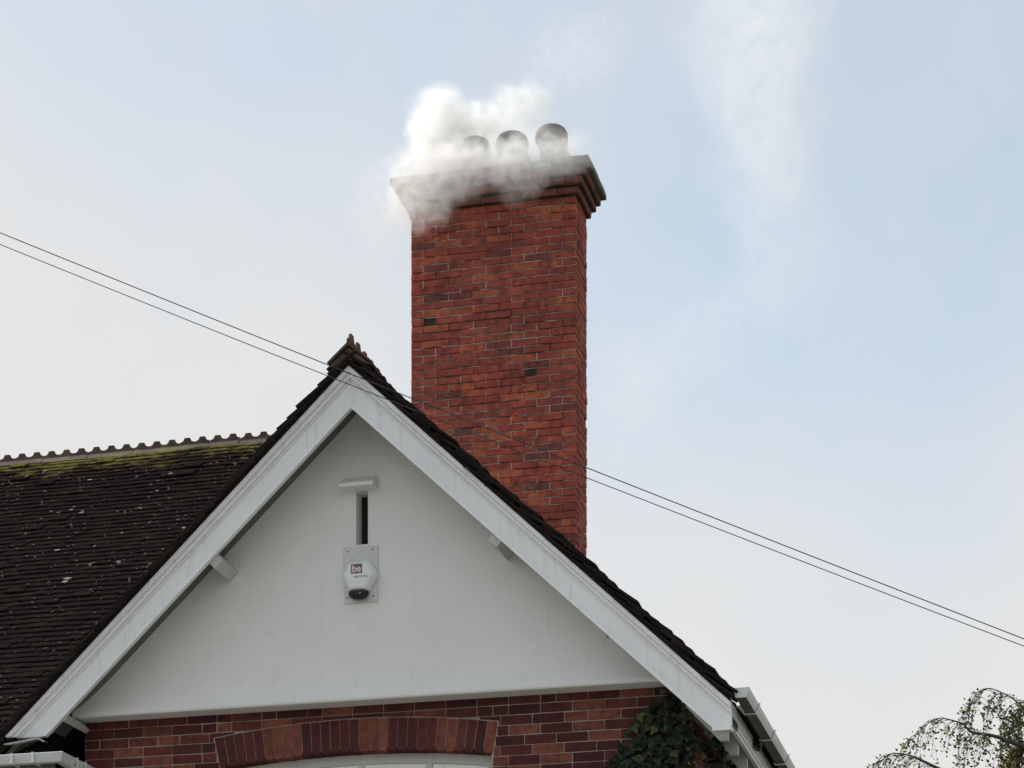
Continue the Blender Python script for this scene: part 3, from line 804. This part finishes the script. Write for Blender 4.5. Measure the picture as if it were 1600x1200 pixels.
tag(part('brick_field', bulk, M['chim_brick'], chimney, fixn=False), kind='stuff')
tag(part('pointing', pointing, M['pale_mortar'], chimney), kind='stuff')
# corbelled courses and cap slab
zz = CZT
for k, pr in enumerate((0.034, 0.070, 0.104)):
    x0, x1, y0, y1 = CX0 - pr, CX1 + pr, CY0 - pr, CY1 + pr
    mb = MB(); mb.box(x0 + 0.012, x1 - 0.012, y0 + 0.012, y1 - 0.012, zz + 0.0005, zz + CH - 0.0005); part('corbel_core', mb, M['dark_mortar'], chimney)
    xs_ = [x0]; L0 = 0.11 if k % 2 else 0.22
    while xs_[-1] < x1 - 0.02:
        xs_.append(min(xs_[-1] + L0, x1)); L0 = 0.225
        if x1 - xs_[-1] < 0.05: xs_[-1] = x1
    for i in range(len(xs_) - 1):
        L = xs_[i + 1] - xs_[i] - 0.006
        if L < 0.02: continue
        link('corbel_brick', brick_mesh(round(L, 3), 0.1, CH - 0.006, M['corbel'], 0.006, 0.003), chimney, Matrix.Translation(((xs_[i] + xs_[i + 1]) / 2, y0 + 0.05, zz + CH / 2)))
    ny = max(2, round((y1 - y0 - 0.103) / 0.22)); Ly = (y1 - y0 - 0.103) / ny
    for sx in (x0 + 0.05, x1 - 0.05):
        for i in range(ny):
            link('corbel_brick', brick_mesh(0.1, round(Ly - 0.006, 3), CH - 0.006, M['corbel'], 0.006, 0.003), chimney, Matrix.Translation((sx, y0 + 0.103 + Ly * (i + 0.5), zz + CH / 2)))
    zz += CH
pr = 0.145
mb = MB()
nx, nyy = 28, 10
X0, X1, Y0, Y1 = CX0 - pr, CX1 + pr, CY0 - pr, CY1 + pr
def wob(x, y, z): return 0.006 * mnoise.noise(Vector((x * 6, y * 6, z * 6)))
ring_pts = [(X0 + (X1 - X0) * i / nx, Y0) for i in range(nx)] + [(X1, Y0 + (Y1 - Y0) * i / nyy) for i in range(nyy)] + [(X1 - (X1 - X0) * i / nx, Y1) for i in range(nx)] + [(X0, Y1 - (Y1 - Y0) * i / nyy) for i in range(nyy)]
cxm, cym = (X0 + X1) / 2, (Y0 + Y1) / 2
levels = [(0.0, 0.014), (0.008, 0.0), (0.05, 0.0), (0.066, 0.008), (0.075, 0.05)]
vs = []; fs = []
n = len(ring_pts)
for (h, ins) in levels:
    for (x, y) in ring_pts:
        dx = (1 if x < cxm else -1) * ins * (1 if abs(x - X0) < 0.3 or abs(x - X1) < 0.3 else 0.0); dy = (1 if y < cym else -1) * ins
        w = wob(x, y, h)
        vs.append((x + dx + w, y + dy + w, zz + h + (wob(y, x, h + 3) if h > 0 else 0)))
for l in range(len(levels) - 1):
    for i in range(n): fs.append((l * n + i, l * n + (i + 1) % n, (l + 1) * n + (i + 1) % n, (l + 1) * n + i))
fs.append(tuple(range(n - 1, -1, -1))); fs.append(tuple((len(levels) - 1) * n + i for i in range(n)))
mb.add(vs, fs); part('cap_slab', mb, M['stone'], chimney)
ZSL = zz + 0.07
# chimney pots: swollen heads leaning a little to the left on broad feet
def pot_mesh():
    prof = [(0.150, 0.0), (0.150, 0.05), (0.162, 0.10), (0.164, 0.13), (0.150, 0.165), (0.128, 0.21), (0.120, 0.26), (0.122, 0.29), (0.138, 0.315), (0.143, 0.35), (0.139, 0.385), (0.122, 0.415), (0.098, 0.432), (0.084, 0.428), (0.084, 0.30)]
    n = 28; mb = MB(); vs = []; fs = []
    for (r, h) in prof:
        off = -0.062 * min(1, max(0, h - 0.10) / 0.22)
        for k in range(n):
            a = 2 * math.pi * k / n; vs.append((off + r * math.cos(a), r * math.sin(a), h))
    for l in range(len(prof) - 1):
        for k in range(n): fs.append((l * n + k, l * n + (k + 1) % n, (l + 1) * n + (k + 1) % n, (l + 1) * n + k))
    fs.append(tuple((len(prof) - 1) * n + k for k in range(n)))
    mb.add(vs, fs); return mb.mesh('chimney_pot', M['pot'], smooth=True)
PM = pot_mesh()
for i, (px, rz) in enumerate(((-4.452, 0.0), (-4.80, 0.1), (-5.14, -0.1), (-5.475, 0.1))):
    link('chimney_pot', PM, chimney, Matrix.Translation((px, 19.52, ZSL - 0.02)) @ Matrix.Rotation(rz, 4, 'Z') @ Matrix.Diagonal((1.0, 1.0, 1.0 + (0.05 if i == 0 else 0), 1)))

# --- gutters
def gutter_profile(w, h): return [(0, 0), (0.02, -h * 0.45), (w * 0.22, -h), (w * 0.80, -h), (w * 0.93, -h * 0.5), (w, 0), (w - 0.006, 0.004), (w * 0.9, -h * 0.45), (w * 0.75, -h + 0.006), (w * 0.25, -h + 0.006), (0.026, -h * 0.45), (0.006, 0.004)]
GX, GZ = -2.268, 5.447
mb = MB()
prof = [(GX + a, GZ + c) for a, c in gutter_profile(0.118, 0.056)]
n = len(prof); y0, y1 = YB - 0.05, 19.3
vs = [(x, y0, z) for x, z in prof] + [(x, y1, z) for x, z in prof]
mb.add(vs, [(i, i + n, (i + 1) % n + n, (i + 1) % n) for i in range(n) if i not in (2,)] , 0)
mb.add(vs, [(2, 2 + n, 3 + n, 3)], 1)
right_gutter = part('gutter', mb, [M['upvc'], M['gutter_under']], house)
mb = MB(); mb.prism_y([(GX, GZ + 0.004), (GX + 0.02, GZ - 0.028), (GX + 0.026, GZ - 0.06), (GX + 0.094, GZ - 0.06), (GX + 0.11, GZ - 0.028), (GX + 0.122, GZ + 0.004)], y0 - 0.006, y0 + 0.004)
part('end_cap', mb, M['upvc'], right_gutter)
for i in range(6):
    yb = 15.42 + i * 0.78
    mb = MB()
    pf = [(GX - 0.002, GZ - 0.002), (GX + 0.018, GZ - 0.03), (GX + 0.022, GZ - 0.062), (GX + 0.098, GZ - 0.062), (GX + 0.114, GZ - 0.028), (GX + 0.124, GZ + 0.006), (GX + 0.128, GZ + 0.006), (GX + 0.119, GZ - 0.03), (GX + 0.101, GZ - 0.067), (GX + 0.019, GZ - 0.067), (GX - 0.01, GZ - 0.03), (GX - 0.03, GZ - 0.01)]
    mb.prism_y(pf, yb, yb + 0.03); part('bracket', mb, M['upvc'], right_gutter)
mb = MB(); mb.box(-2.335, -2.31, YB + 0.035, 19.3, 5.275, 5.43); mb.box(-2.31, -2.30, YB + 0.036, 19.3, 5.30, 5.318); mb.box(-2.31, -2.302, YB + 0.036, 19.3, 5.34, 5.42)
part('fascia', mb, M['paint'], house)
for i in range(9):
    yb = 15.36 + i * 0.44
    mb = MB(); mb.prism_y([(-2.345, 5.20), (-2.345, 5.40), (-2.66, 5.72), (-2.66, 5.47), (-2.40, 5.20)], yb, yb + 0.05)
    part('rafter_foot', mb, M['paint_grey'], house)
mb = MB(); mb.prism_y([(-2.337, 5.43), (-2.337, 5.415), (-2.66, 5.705), (-2.66, 5.73)], YB + 0.04, 19.3); part('eaves_boarding', mb, M['soffit'], house)

# left gutter along the main eaves with its return to the wall
GY, GZL, GXE = 14.985, 5.268, -6.985
mb = MB()
def prof_l(): return [(0.0, 0), (-0.012, -0.03), (-0.03, -0.06), (-0.085, -0.06), (-0.10, -0.03), (-0.112, 0.0), (-0.106, 0.004), (-0.09, -0.03), (-0.08, -0.054), (-0.035, -0.054), (-0.02, -0.03), (-0.006, 0.004)]
P = prof_l(); n = len(P)
ringA = [(-13.0, GY + a, GZL + c) for a, c in P]
ringB = [(GXE - 0.05 - a, GY + a, GZL + c) for a, c in P]
ringC = [(GXE - 0.05 - a, YW - 0.012, GZL + c) for a, c in P]
mb.add(ringA + ringB + ringC, [(i, (i + 1) % n, (i + 1) % n + n, i + n) for i in range(n)] + [(i + n, (i + 1) % n + n, (i + 1) % n + 2 * n, i + 2 * n) for i in range(n)])
left_gutter = part('gutter', mb, M['upvc'], house)
for xb in (-7.32, -7.16, -8.1, -8.9):
    mb = MB(); mb.box(xb, xb + 0.022, GY - 0.116, GY + 0.01, GZL - 0.066, GZL - 0.0605); mb.box(xb, xb + 0.022, GY - 0.1185, GY - 0.1125, GZL - 0.0605, GZL + 0.008)
    part('bracket', mb, M['upvc'], left_gutter)
for yb in (15.10, 15.24):
    mb = MB(); mb.box(GXE + 0.062, GXE + 0.068, yb, yb + 0.022, GZL - 0.06, GZL + 0.008); mb.box(GXE - 0.05, GXE + 0.068, yb, yb + 0.022, GZL - 0.067, GZL - 0.0605)
    part('bracket', mb, M['upvc'], left_gutter)
mb = MB(); mb.box(-13.0, GXE - 0.06, GY + 0.015, GY + 0.035, 5.12, 5.26)
part('fascia', mb, M['soffit'], house)
# crumpled lead flashing under the left bargeboard foot
mb = MB()
fl = [(-7.42, 5.365), (-7.30, 5.378), (-7.20, 5.392), (-7.165, 5.396), (-7.14, 5.382), (-7.115, 5.366)]
for i in range(len(fl) - 1):
    (xa, za), (xb, zb) = fl[i], fl[i + 1]
    mb.add([(xa, 14.98, za), (xb, 14.98, zb), (xb, 14.98, zb + 0.009), (xa, 14.98, za + 0.007), (xa, 15.05, za + 0.01), (xb, 15.05, zb + 0.01)], [(0, 1, 2, 3), (3, 2, 5, 4)])
part('lead_flashing', mb, M['paint_grey'], house)

# ------------------------------------------------------------------ alarm bell box on the gable
ab = root('alarm_box', (-4.905, YR, 6.33), 'white hexagonal burglar alarm box on a grey plate below the slit', 'alarm box')
mb = MB(); mb.box(-5.04, -4.797, YR - 0.014, YR - 0.001, 6.305, 6.695); plate = part('back_plate', mb, M['plate_grey'], ab)
for (x, z) in ((-5.012, 6.665), (-4.832, 6.668), (-4.815, 6.535), (-4.825, 6.345), (-5.015, 6.345)):
    mb = MB(); mb.tube([(x, YR - 0.0145, z), (x, YR - 0.019, z)], [0.005, 0.004], 8); part('screw', mb, M['black'], plate)
def hexa(s, y, dz=0.0, cx=-4.918, cz=6.465): return [(cx + a * s, y, cz + c * s + dz) for a, c in ((-0.078, 0.118), (0.082, 0.118), (0.132, 0.02), (0.062, -0.098), (-0.072, -0.098), (-0.128, 0.02))]
A, B, C = hexa(1.0, YR - 0.0145), hexa(1.0, YR - 0.05), hexa(0.80, YR - 0.088)
mb = MB(); n = 6
mb.add(A + B + C, [(i, (i + 1) % n, (i + 1) % n + n, i + n) for i in range(n)] + [(i + n, (i + 1) % n + n, (i + 1) % n + 2 * n, i + 2 * n) for i in range(n)] + [tuple(range(12, 18))])
shell = part('shell', mb, M['alarm_white'], ab)
bm_ = shell.modifiers.new('soft_edges', 'BEVEL'); bm_.width = 0.014; bm_.segments = 3; bm_.limit_method = 'ANGLE'
mb = MB()
vs = []; fs = []; nn = 16
for l, (r, h) in enumerate(((1.0, 0.0), (1.0, -0.018), (0.86, -0.038), (0.5, -0.052), (0.0, -0.056))):
    for k in range(nn):
        a = 2 * math.pi * k / nn; vs.append((-4.922 + 0.074 * r * math.cos(a), YR - 0.05 + 0.040 * r * math.sin(a), 6.372 + h))
for l in range(4):
    for k in range(nn): fs.append((l * nn + k, l * nn + (k + 1) % nn, (l + 1) * nn + (k + 1) % nn, (l + 1) * nn + k))
mb.add(vs, fs); part('strobe_lens', mb, M['black'], ab, smooth=True)
mb = MB(); mb.tube([(-4.902, YR - 0.082, 6.352), (-4.902, YR - 0.088, 6.351)], [0.005, 0.004], 8); part('status_light', mb, M['letter_white'], ab)
mb = MB(); mb.box(-4.966, -4.886, YR - 0.0915, YR - 0.0885, 6.488, 6.552); badge = part('badge', mb, M['badge'], ab)
def text(name, body, size, loc, mt, parent, al='CENTER', bold=0.0):
    cu = bpy.data.curves.new(name, 'FONT'); cu.body = body; cu.size = size; cu.align_x = al; cu.extrude = 0.0004; cu.offset = bold
    cu.materials.append(mt)
    tmp = bpy.data.objects.new(name, cu); COL.objects.link(tmp)
    me = bpy.data.meshes.new_from_object(tmp.evaluated_get(bpy.context.evaluated_depsgraph_get()))
    bpy.data.objects.remove(tmp); me.name = name
    o = bpy.data.objects.new(name, me); COL.objects.link(o); o.matrix_basis = Matrix.Translation(loc) @ Matrix.Rotation(R(90), 4, 'X')
    o.parent = parent
    if parent.name in ROOTS: o.matrix_parent_inverse = Matrix.Translation(-ROOTS[parent.name])
    return o
text('lettering', 'be', 0.068, (-4.926, YR - 0.0925, 6.497), M['letter_white'], badge, bold=0.0012)
text('lettering', 'electrical', 0.027, (-4.846, YR - 0.0895, 6.458), M['letter_grey'], ab, 'RIGHT')

# small black lamp fixing on the right fascia
lf = root('eaves_lamp', (-2.29, 16.26, 5.36), 'small black lamp fixed to the white fascia under the right gutter', 'lamp')
mb = MB(); mb.tube([(-2.30, 16.26, 5.365), (-2.275, 16.25, 5.365)], [0.018, 0.018], 12); part('mount', mb, M['black'], lf)
mb = MB(); mb.tube([(-2.275, 16.21, 5.372), (-2.27, 16.24, 5.366), (-2.275, 16.30, 5.35)], [0.030, 0.034, 0.026], 12); part('lamp_head', mb, M['black'], lf)

# rusty hook stain on the render: a small bent nail
nl = MB(); nl.tube([(-3.17, YR - 0.004, 5.985), (-3.172, YR - 0.012, 5.975), (-3.174, YR - 0.010, 5.955), (-3.168, YR - 0.004, 5.945)], [0.003] * 4, 6)
tag(part('bent_nail', nl, M['black']), 'small dark bent nail in the white gable wall near the right rake', 'nail')

# ------------------------------------------------------------------ overhead cables
for (c2, c1, c0, rad, lab) in ((1.47103e-3, -0.470202, 6.11079, 0.0029, 'upper of two dark overhead cables crossing the gable and chimney'),
                               (2.02899e-3, -0.464025, 6.055158, 0.0025, 'lower, thinner of two dark overhead cables crossing the gable and chimney')):
    pts = []
    for i in range(61):
        x = -16 + 26 * i / 60; t = x + 2.5; pts.append((x, 13.0, c0 + c1 * t + c2 * t * t))
    mb = MB(); mb.tube(pts, [rad] * len(pts), 8)
    tag(part('overhead_cable', mb, M['cable'], smooth=True), lab, 'cable', 'overhead cables')

# ------------------------------------------------------------------ ivy on the right of the brick wall
ivy = root('ivy', (-2.8, YW, 0.0), 'dark green ivy climbing the brick wall under the right bargeboard', 'ivy')
irng = random.Random(5)
def ivy_leaf(rng):
    out = [(0, -0.42), (0.26, -0.5), (0.52, -0.16), (0.30, 0.10), (0.0, 0.62), (-0.30, 0.10), (-0.52, -0.16), (-0.26, -0.5)]
    vs = [(0, -0.05, 0.0)] + [(x + rng.uniform(-.05, .05), y + rng.uniform(-.05, .05), -0.16 * abs(x) ** 1.2 - 0.12 * max(y, 0) + rng.uniform(-.05, .05)) for x, y in out]
    fs = [(0, i + 1, (i + 1) % 8 + 1) for i in range(8)]
    mb = MB(); mb.add(vs, fs); return mb.mesh('ivy_leaf', M['ivy'], fixn=False)
IL = [ivy_leaf(irng) for _ in range(6)]
def ivy_edge(z):     # ragged left margin
    return -2.98 - 0.16 * max(0, min(1, (5.45 - z) / 0.4)) + 0.07 * mnoise.noise(Vector((z * 7, 1.3, 0)))
leaves = []
tries = 0
while len(leaves) < 900 and tries < 30000:
    tries += 1
    z = irng.uniform(4.75, 5.56); x = irng.uniform(-3.25, -2.42)
    if x < ivy_edge(z) + irng.gauss(0, 0.03): continue
    if z > 5.56 - 0.9 * max(0, -2.80 - x) : continue
    if x > -2.62 and z > 5.30: continue
    bulge = 0.05 + 0.16 * max(0, min(1, (x + 3.1) / 0.6)) * irng.random()
    yy = YW - 0.015 - irng.random() * bulge
    if x > XR + 0.07: yy = YW - 0.10 + irng.uniform(0, 1.3)
    elif x > XR - 0.06: yy = YW - irng.uniform(0.02, 0.16)
    s = irng.uniform(0.034, 0.075)
    face = Vector((irng.gauss(0.05, 0.35), -1, irng.gauss(0.45, 0.35))).normalized()
    qn = face.to_track_quat('Z', 'Y'); mw = Matrix.Translation((x, yy, z)) @ qn.to_matrix().to_4x4() @ Matrix.Rotation(math.pi + irng.gauss(0, 0.7), 4, 'Z') @ Matrix.Scale(s, 4)
    u, v, d = cam_proj((x, yy, z))
    leaves.append((0 if v < 1206 else 1, yy, mw))
leaves.sort(key=lambda t: (t[0], t[1]))
bulk = MB()
for i, (_, _, mw) in enumerate(leaves):
    me = irng.choice(IL)
    if i < 290: link('leaf', me, ivy, mw)
    else: bulk.xf(me, mw)
tag(part('inner_leaves', bulk, M['ivy'], ivy, fixn=False), kind='stuff')
mb = MB()
for k in range(9):
    x = -2.98 + 0.03 * k; pts = []
    z = 0.0
    while z < 5.3 - 0.05 * abs(k - 5):
        pts.append((x + 0.06 * math.sin(z * 2.1 + k) + 0.02 * irng.random(), YW - 0.012, z)); z += 0.25
    mb.tube(pts, [0.012 * (1 - 0.85 * i / len(pts)) for i in range(len(pts))], 5)
part('stems', mb, M['stem'], ivy)
mb = MB()
for k in range(16):   # stray runners over the edge
    z = irng.uniform(4.9, 5.45); x = ivy_edge(z) + 0.05; pts = [(x, YW - 0.01, z)]
    for i in range(4): x -= 0.02; z += irng.uniform(-0.01, 0.03); pts.append((x, YW - 0.012, z))
    mb.tube(pts, [0.003, 0.003, 0.0025, 0.002, 0.0015], 4)
part('runners', mb, M['stem'], ivy)

# ------------------------------------------------------------------ weeping birch behind, right
birch = root('birch_tree', (1.0, 26.4, 0.0), 'weeping birch with thin drooping twigs at the right edge', 'tree')
brng = random.Random(21)
mb = MB(); tp = [(1.0 + 0.08 * math.sin(z * 0.7), 26.4 + 0.05 * math.sin(z), z) for z in [i * 0.7 for i in range(13)]]
mb.tube(tp, [0.17 * (1 - i / 13.5) + 0.012 for i in range(13)], 10); part('trunk', mb, M['trunk'], birch, smooth=True)
limbs, twigs, lv = MB(), MB(), MB()
def leaf_at(p, s):
    n = Vector((brng.gauss(0, 1), brng.gauss(-0.6, 1), brng.gauss(0.2, 0.8))).normalized()
    t = n.cross(Vector((brng.random(), brng.random(), 1))).normalized(); b_ = n.cross(t); p = Vector(p)
    lv.add([p, p + t * s * 0.5 + b_ * s * 0.35, p + t * s * 1.15, p + t * s * 0.5 - b_ * s * 0.35], [(0, 1, 2, 3)])
def smooth_path(P, k=4):
    P = [Vector(p) for p in P]; out = []
    for i in range(len(P) - 1):
        p0, p1, p2, p3 = P[max(i - 1, 0)], P[i], P[i + 1], P[min(i + 2, len(P) - 1)]
        for j in range(k):
            t = j / k; out.append(0.5 * ((2 * p1) + (p2 - p0) * t + (2 * p0 - 5 * p1 + 4 * p2 - p3) * t * t + (3 * p1 - p0 - 3 * p2 + p3) * t ** 3))
    return out + [P[-1]]
def droop(p, L, leafy, dirx):
    pts = [Vector(p)]; d = Vector((dirx, brng.gauss(0, 0.25), 0.25)).normalized(); n = max(5, int(L / 0.06))
    for i in range(n):
        d = (d + Vector((brng.gauss(0, 0.06), brng.gauss(0, 0.06), -0.60))).normalized()
        pts.append(pts[-1] + d * (L / n))
    twigs.tube(pts, [0.0034 * (1 - 0.7 * i / n) for i in range(n + 1)], 4)
    for i in range(2, n + 1):
        for _ in range(leafy):
            if brng.random() < (0.25 + 0.75 * i / n): leaf_at(pts[i] + Vector((brng.gauss(0, 0.018), brng.gauss(0, 0.03), brng.gauss(0, 0.02))), brng.uniform(0.026, 0.05))
def bough(P, r0, ntw, leafy, Lr, dy=0.0):
    P = [(p[0], 26.4 - 0.4 + dy * i, p[1]) for i, p in enumerate(P)]
    pts = smooth_path(P); n = len(pts)
    limbs.tube(pts, [r0 * (1 - i / (n - 1)) ** 2.0 * 0.75 + 0.003 for i in range(n)], 6)
    for k in range(ntw):
        i = brng.randrange(int(n * 0.15), n); droop(pts[i], brng.uniform(*Lr), leafy, brng.choice((-1, -1, -0.4, 0.5)))
bough([(1.0, 6.6), (0.2, 7.05), (-0.70, 7.42), (-1.02, 7.55), (-1.26, 7.60), (-1.36, 7.69), (-1.53, 7.745), (-1.62, 7.75), (-1.78, 7.66), (-1.90, 7.5)], 0.05, 60, 2, (0.15, 0.6), -0.03)
bough([(1.0, 6.0), (0.0, 6.6), (-0.9, 6.95), (-1.53, 7.21), (-1.81, 7.36), (-1.95, 7.43), (-2.09, 7.465), (-2.16, 7.47), (-2.27, 7.39), (-2.33, 7.25)], 0.055, 60, 2, (0.15, 0.5), 0.02)
bough([(1.0, 7.2), (0.1, 7.6), (-0.45, 7.66), (-0.67, 7.76), (-0.73, 7.87), (-0.84, 7.98), (-0.98, 8.06), (-1.08, 8.10), (-1.15, 8.07), (-1.21, 7.95)], 0.035, 66, 3, (0.2, 0.8), 0.0)
bough([(1.0, 7.8), (0.4, 8.1), (-0.2, 8.2), (-0.5, 8.1), (-0.68, 7.9)], 0.035, 100, 4, (0.4, 1.3), 0.05)
bough([(1.0, 7.0), (0.3, 7.5), (-0.3, 7.7), (-0.6, 7.6), (-0.8, 7.4)], 0.035, 110, 4, (0.3, 1.1), 0.08)
bough([(1.0, 6.2), (0.2, 6.9), (-0.5, 7.1), (-0.9, 7.05), (-1.2, 6.9)], 0.035, 90, 4, (0.3, 0.9), -0.05)
for k in range(16):          # the rest of the crown, outside the frame
    a = brng.uniform(0, 2 * math.pi); z = brng.uniform(3.2, 8.2); Rr = brng.uniform(1.2, 2.0) * (1 - (z - 5) * 0.1)
    if math.cos(a) < -0.2: a = math.pi - a
    P = [(1.0 + Rr * f_ * math.cos(a), z + 0.9 * math.sin(f_ * 2.2)) for f_ in (0, 0.3, 0.6, 0.85, 1.0)]
    bough(P, 0.04, 16, 2, (0.5, 1.5), 0.35 * Rr * math.sin(a))
part('limbs', limbs, M['bark'], birch, smooth=True)
tag(part('twigs', twigs, M['bark'], birch), kind='stuff')
tag(part('crown', lv, M['birch_leaf'], birch, fixn=False), kind='stuff')

# ------------------------------------------------------------------ smoke
def smoke(name, lo, hi, blobs, dens, nscale, warp, label, col=(0.975, 0.968, 0.955), contrast=1.0, aniso=0.2, soft=0.45):
    mb = MB(); mb.box(lo[0], hi[0], lo[1], hi[1], lo[2], hi[2])
    m = bpy.data.materials.new(name); m.use_nodes = True; nt = m.node_tree; nt.nodes.clear()
    out = nt.nodes.new('ShaderNodeOutputMaterial'); pv = nt.nodes.new('ShaderNodeVolumePrincipled')
    nt.links.new(pv.outputs[0], out.inputs['Volume'])
    pv.inputs['Color'].default_value = (*col, 1); pv.inputs['Anisotropy'].default_value = aniso
    tcn = nt.nodes.new('ShaderNodeTexCoord'); P = tcn.outputs['Object']
    wn_ = nt.nodes.new('ShaderNodeTexNoise'); wn_.inputs['Scale'].default_value = nscale; wn_.inputs['Detail'].default_value = 4; nt.links.new(P, wn_.inputs['Vector'])
    ctr = nt.nodes.new('ShaderNodeVectorMath'); ctr.operation = 'SUBTRACT'; nt.links.new(wn_.outputs['Color'], ctr.inputs[0]); ctr.inputs[1].default_value = (0.5, 0.5, 0.5)
    sc = nt.nodes.new('ShaderNodeVectorMath'); sc.operation = 'SCALE'; nt.links.new(ctr.outputs[0], sc.inputs[0]); sc.inputs['Scale'].default_value = warp
    ad_ = nt.nodes.new('ShaderNodeVectorMath'); ad_.operation = 'ADD'; nt.links.new(P, ad_.inputs[0]); nt.links.new(sc.outputs[0], ad_.inputs[1])
    tot = None
    for (c, r, amp) in blobs:
        s1 = nt.nodes.new('ShaderNodeVectorMath'); s1.operation = 'SUBTRACT'; nt.links.new(ad_.outputs[0], s1.inputs[0]); s1.inputs[1].default_value = c
        s2 = nt.nodes.new('ShaderNodeVectorMath'); s2.operation = 'DIVIDE'; nt.links.new(s1.outputs[0], s2.inputs[0]); s2.inputs[1].default_value = r
        s3 = nt.nodes.new('ShaderNodeVectorMath'); s3.operation = 'LENGTH'; nt.links.new(s2.outputs[0], s3.inputs[0])
        v = maprange(nt, s3.outputs['Value'], 1.0, soft, 0, amp, True)
        tot = v if tot is None else math_n(nt, 'ADD', tot, v)
    fn = nt.nodes.new('ShaderNodeTexNoise'); fn.inputs['Scale'].default_value = nscale * 2.2; fn.inputs['Detail'].default_value = 5; fn.inputs['Roughness'].default_value = 0.6
    nt.links.new(ad_.outputs[0], fn.inputs['Vector'])
    nz = maprange(nt, fn.outputs[0], 0.36, 0.62, 1 - contrast, 1.15)
    d = math_n(nt, 'MULTIPLY', math_n(nt, 'MULTIPLY', tot, nz), dens)
    nt.links.new(d, pv.inputs['Density'])
    o = part(name, mb, m)
    return tag(o, label, 'smoke', None, 'stuff')
smoke('smoke', (-6.35, 18.45, 10.30), (-3.45, 20.15, 12.75), [
    ((-5.46, 19.32, 11.54), (0.34, 0.32, 0.44), 1.0),
    ((-5.20, 19.60, 11.60), (0.36, 0.30, 0.34), 0.60),
    ((-4.86, 19.85, 11.88), (0.40, 0.26, 0.34), 0.36),
    ((-5.25, 19.20, 11.22), (0.55, 0.25, 0.20), 0.42),
    ((-4.75, 19.15, 11.13), (0.46, 0.25, 0.14), 0.26),
    ((-4.36, 19.15, 11.12), (0.30, 0.25, 0.13), 0.18),
    ((-4.30, 19.60, 12.22), (0.60, 0.32, 0.46), 0.05),
    ((-5.42, 18.90, 11.00), (0.52, 0.26, 0.30), 0.42),
    ((-5.52, 18.90, 10.74), (0.40, 0.24, 0.28), 0.45),
    ((-5.05, 18.90, 10.98), (0.62, 0.24, 0.28), 0.36),
    ((-4.50, 18.90, 11.00), (0.66, 0.24, 0.27), 0.32),
    ((-4.66, 18.90, 10.84), (0.32, 0.20, 0.28), 0.20),
    ((-5.95, 19.10, 10.85), (0.32, 0.30, 0.55), 0.06),
    ], 13.0, 5.2, 0.26, 'dense white smoke pouring from the left pots and down the chimney cap', contrast=1.0)
smoke('drifting_smoke', (-7.2, 27.3, 11.2), (-2.0, 30.7, 19.2), [
    ((-4.00, 29, 17.2), (1.35, 1.2, 1.7), 1.0),
    ((-3.95, 29, 15.9), (1.05, 1.1, 1.5), 0.9),
    ((-3.70, 29, 14.6), (1.0, 1.1, 1.7), 0.45),
    ((-4.60, 29, 13.7), (1.3, 1.2, 1.2), 0.30),
    ((-5.50, 29, 12.9), (1.2, 1.2, 1.2), 0.42),
    ], 0.65, 1.3, 1.1, 'thin pale smoke drifting across the sky right of the chimney', contrast=0.8, soft=0.0)
